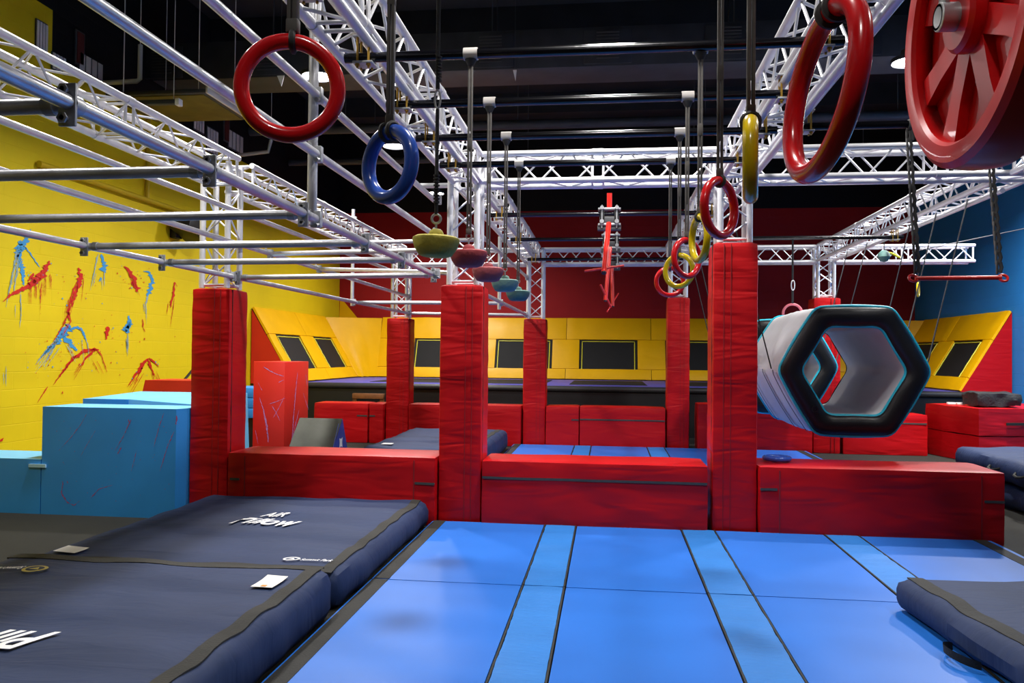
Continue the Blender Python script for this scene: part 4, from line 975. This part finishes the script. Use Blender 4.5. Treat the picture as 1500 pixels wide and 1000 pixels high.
# ------------------------------------------------------------------ wall-mounted and ceiling fittings
t = thing('wall_speaker', 'black speaker box mounted on the yellow wall', 'speaker', (-6.8, 12.0, 3.45))
MB().rbox(-.17, .17, -.27, .27, -.13, .13, .03).xform(Matrix.Translation((-6.68, 12.0, 3.47)) @ Matrix.Rotation(r_(-18), 4, 'X')).build('cabinet', M['black'], t); MB().rbox(-6.945, -6.84, 11.9, 12.1, 3.3, 3.45, .01).build('bracket', M['black'], t)
t = thing('conduit', 'yellow painted conduit along the upper yellow wall', 'conduit', (-6.9, 9.0, 3.75))
MB().tube([(-6.9, 8.9, 3.76), (-6.9, 12.3, 3.76)], .04, 10).build('pipe_run', M['yellow_paint'], t); MB().tube([(-6.9, 11.2, 3.78), (-6.9, 11.2, 5.0)], .03, 8).build('riser', M['yellow_paint'], t)
def vent(y, z, w, h, label, n=4, mat='vent'):
    t = thing('wall_vent', label, 'vent', (-6.93, y, z))
    MB().box(-6.945, -6.925, y-w/2, y+w/2, z-h/2, z+h/2).build('frame', M['vent_dark'], t, False)
    mb = MB()
    for i in range(n): yy = y-w/2+w*(i+.5)/n; mb.box(-6.925, -6.915, yy-w/n*.36, yy+w/n*.36, z-h*.45, z+h*.45)
    mb.build('slats', M[mat], t, False)
M['dull_red'] = plain('dull red board', '5A1E18', .7)
for (px, py, w, h, l) in ((61, 54, .2, .38, 'pale slatted vent high on the left wall, nearest to the yellow edge'), (86, 93, .25, .22, 'pale vent on the black upper left wall, second from the left'), (133, 98, .5, .24, 'pale wide vent on the black upper left wall'), (117, 71, .18, .45, 'narrow reddish panel on the black upper left wall'), (291, 176, .35, .4, 'pale slatted vent right of the hanging panel'), (311, 207, .4, .45, 'pale vent low on the black upper left wall behind the long pipes'), (345, 208, .6, .34, 'pale wide vent left of the large red ring'), (332, 188, .22, .5, 'narrow reddish panel left of the large red ring')):
    p = atx(px, py, -6.93); vent(p.y, p.z, w, h, l, 4 if 'reddish' not in l else 1, 'vent' if 'reddish' not in l else 'dull_red')
# hanging panel (tray) + plastic pipes
t = thing('ceiling_panel', 'rectangular panel with yellowish underside hung from the ceiling on rods', 'panel', (-5.8, 10.2, 4.85))
MB().rbox(-6.6, -5.2, 9.7, 10.9, 4.84, 4.90, .02).build('tray', M['duct'], t); MB().rbox(-6.55, -5.25, 9.75, 10.85, 4.825, 4.84, .004).build('underside', M['cloud_y'], t)
MB().rbox(-5.2, -5.17, 9.7, 10.9, 4.84, 4.93, .004).build('rim', M['vent'], t)
mb = MB()
for (x, y) in ((-6.4, 9.8), (-5.35, 9.8), (-6.4, 10.8), (-5.35, 10.8)): mb.tube([(x, y, 4.88), (x, y, ZC)], .006, 6)
mb.build('hanger_rod', M['vent'], t)
t = thing('strip_light', 'unlit strip lamp hanging left below the panel', 'lamp', (-5.9, 9.7, 4.7)); MB().rbox(-6.35, -5.55, 9.6, 9.68, 4.68, 4.74, .01).build('housing', M['duct'], t); MB().rbox(-5.56, -5.5, 9.59, 9.69, 4.66, 4.75, .01).build('end_cap', M['white'], t)
mb = MB()
for x in (-6.3, -5.6): mb.tube([(x, 9.64, 4.74), (x, 9.64, ZC)], .005, 6)
mb.build('hanger_rod', M['vent'], t)
t = thing('plastic_pipe', 'white plastic drain pipe under the left side of the ceiling', 'pipe', (-6.3, 10, 5.1))
MB().tube([(-6.9, 10.0, 5.12), (-6.34, 10.0, 5.13), (-6.3, 10.0, 5.16), (-6.3, 10.0, 5.45), (-6.3, 10.0, 5.62)], .032, 10).build('tube', M['pvc'], t)
MB().tube([(-6.3, 10.0, 5.6), (-6.3, 10.0, ZC)], .006, 6).build('hanger_rod', M['vent'], t)
c = aty(440, 258, 14.5) if False else None
t = thing('plastic_pipe', 'white plastic drain pipe farther back, above the left truss', 'pipe', (-6.3, 13.6, 4.9))
a = aty(345, 228, 14); b = aty(393, 222, 14); d_ = aty(397, 205, 14)
MB().tube([a, b, d_], .034, 10).build('tube', M['pvc'], t); MB().tube([d_, (d_.x, d_.y, ZC)], .006, 6).build('hanger_rod', M['vent'], t)
# ceiling beams and ducts
for i, y in enumerate((2, 4.4, 6.8, 9.2, 13.2, 15.4, 17.6)):
    t = tag(MB().box(XL, XR, y-.1, y+.1, 6.85, ZC).build('ceiling_beam', M['ceil'], None, False), 'black ceiling beam crossing the hall', 'ceiling beam', 'black ceiling beams'); t['kind'] = 'structure'
dz0, dz1, dy = 5.56, 6.12, 11.2
t = thing('air_duct', 'dark rectangular air duct crossing the ceiling with grilles', 'duct', (0, dy, dz0))
MB().rbox(XL+.1, XR-.1, dy, dy+.7, dz0, dz1, .01).build('casing', M['duct'], t)
for k in range(7):
    xx = -6.7 + k*1.665
    g_ = MB().rbox(xx-.33, xx+.33, dy-.02, dy, dz0+.03, dz1-.05, .006).build('grille', M['duct'], t)
    mb = MB()
    for i in range(9):
        z = dz0+.1+i*.045; mb.box(xx-.16, xx+.16, dy-.032, dy-.02, z, z+.018)
    o = mb.build('grille_slats', M['vent_dark'], g_, False); o.parent = g_
mb = MB()
for xx in (-5, -1.7, 1.7, 5):
    for yy in (dy+.1, dy+.6): mb.tube([(xx, yy, dz1-.02), (xx, yy, ZC)], .01, 6)
mb.build('hanger_rod', M['vent_dark'], t)
for (yy, zz, rr2, l) in ((14.6, 5.75, .09, 'dark service pipe crossing the ceiling behind the duct'), (16.5, 5.6, .07, 'dark service pipe near the back of the ceiling'), (8.4, 6.3, .1, 'dark service pipe in front of the duct')):
    t = thing('ceiling_pipe', l, 'pipe', (0, yy, zz)); MB().tube([(XL+.05, yy, zz), (XR-.05, yy, zz)], rr2, 12).build('tube', M['duct'], t)
    mb = MB()
    for xx in (-5, -1.7, 1.7, 5): mb.tube([(xx, yy, zz+rr2-.01), (xx, yy, ZC)], .008, 6)
    mb.build('hanger_rod', M['vent_dark'], t)
# small white triangular pennants on strings
for (px, py, l) in ((411, 118, 'small white triangular pennant seen through the large left red ring'), (754, 110, 'small white triangular pennant above the second black crossbar')):
    p = aty(px, py, 9.0); t = thing('pennant', l, 'pennant', tuple(p))
    w = .045 if px < 500 else .022
    MB().add([(p.x-w, p.y, p.z+.06), (p.x+w, p.y, p.z+.06), (p.x+.01, p.y, p.z-.07), (p.x-w, p.y+.006, p.z+.06), (p.x+w, p.y+.006, p.z+.06), (p.x+.01, p.y+.006, p.z-.07)], [(0,1,2),(3,5,4),(0,2,5,3),(1,4,5,2),(0,3,4,1)]).build('flag', M['white'], t, False)
    MB().tube([(p.x, p.y+.003, p.z+.06), (p.x, p.y+.003, ZC)], .002, 5).build('string', M['vent_dark'], t)

# ------------------------------------------------------------------ ceiling lamps
LZ = 5.0
def lamp(x, y, label, power=175., grp=None):
    t = thing('high_bay_lamp', label, 'lamp', (x, y, LZ), grp)
    MB().lathe([(.0001, .16), (.09, .15), (.1, .08), (.2, .05), (.21, .0), (.195, .0), (.19, .03), (.0001, .035)], (x, y, LZ), n=28).build('housing', M['duct'], t)
    MB().lathe([(.0001, .022), (.186, .022), (.187, .026)], (x, y, LZ), n=28).build('lens', M['lens'], t)
    MB().tube([(x, y, LZ+.15), (x, y, ZC)], .008, 6).build('cord', M['black'], t)
    ld = bpy.data.lights.new('lamp_light', 'AREA'); ld.shape = 'DISK'; ld.size = .36; ld.energy = power; ld.color = (1, .965, .93); ld.spread = r_(150)
    o = bpy.data.objects.new('lamp_light', ld); C.objects.link(o); o.parent = t; o.location = (0, 0, .0)
p = atz(465, 113, LZ); lamp(p.x, p.y, 'bright ceiling lamp seen through the large left red ring')
p = atz(578, 215, LZ); lamp(p.x, p.y, 'bright ceiling lamp seen through the blue ring')
p = atz(1332, 92, LZ); lamp(p.x, p.y, 'bright ceiling lamp between the big right ring and the red wheel')
lamp(-3.8, 17.1, 'distant ceiling lamp near the back left of the hall', 170); lamp(5.7, 12.1, 'ceiling lamp hidden behind the big red wheel, toward the blue wall', 380)
for (x, y, pw) in ((-3.8, 6.6, 125), (0, 6.5, 145), (3.7, 6.6, 70), (-3.8, 3.1, 55), (0, 3.0, 62), (3.7, 3.1, 22), (0, -.4, 26)):
    lamp(x, y, 'round ceiling lamp above the part of the hall nearer the camera', pw, 'ceiling lamps out of frame')

# ------------------------------------------------------------------ world + camera
w = bpy.data.worlds.new('World'); bpy.context.scene.world = w; w.use_nodes = True
w.node_tree.nodes['Background'].inputs[0].default_value = (.05, .05, .055, 1); w.node_tree.nodes['Background'].inputs[1].default_value = .3
cd = bpy.data.cameras.new('camera'); cd.sensor_width = 36; cd.lens = FPX/1500*36; cd.clip_start = .05; cd.clip_end = 100
co = bpy.data.objects.new('camera', cd); C.objects.link(co)
Rc = Matrix((_xc, _yc, _zc)).to_4x4()
co.matrix_world = Matrix.Translation((0, 0, EYE)) @ Rc
bpy.context.scene.camera = co
vs = bpy.context.scene.view_settings
vs.view_transform = 'Standard'; vs.look = 'None'; vs.gamma = 1; vs.use_curve_mapping = False; vs.exposure = 0.0
for o in bpy.data.objects:
    if '_o' in o: del o['_o']
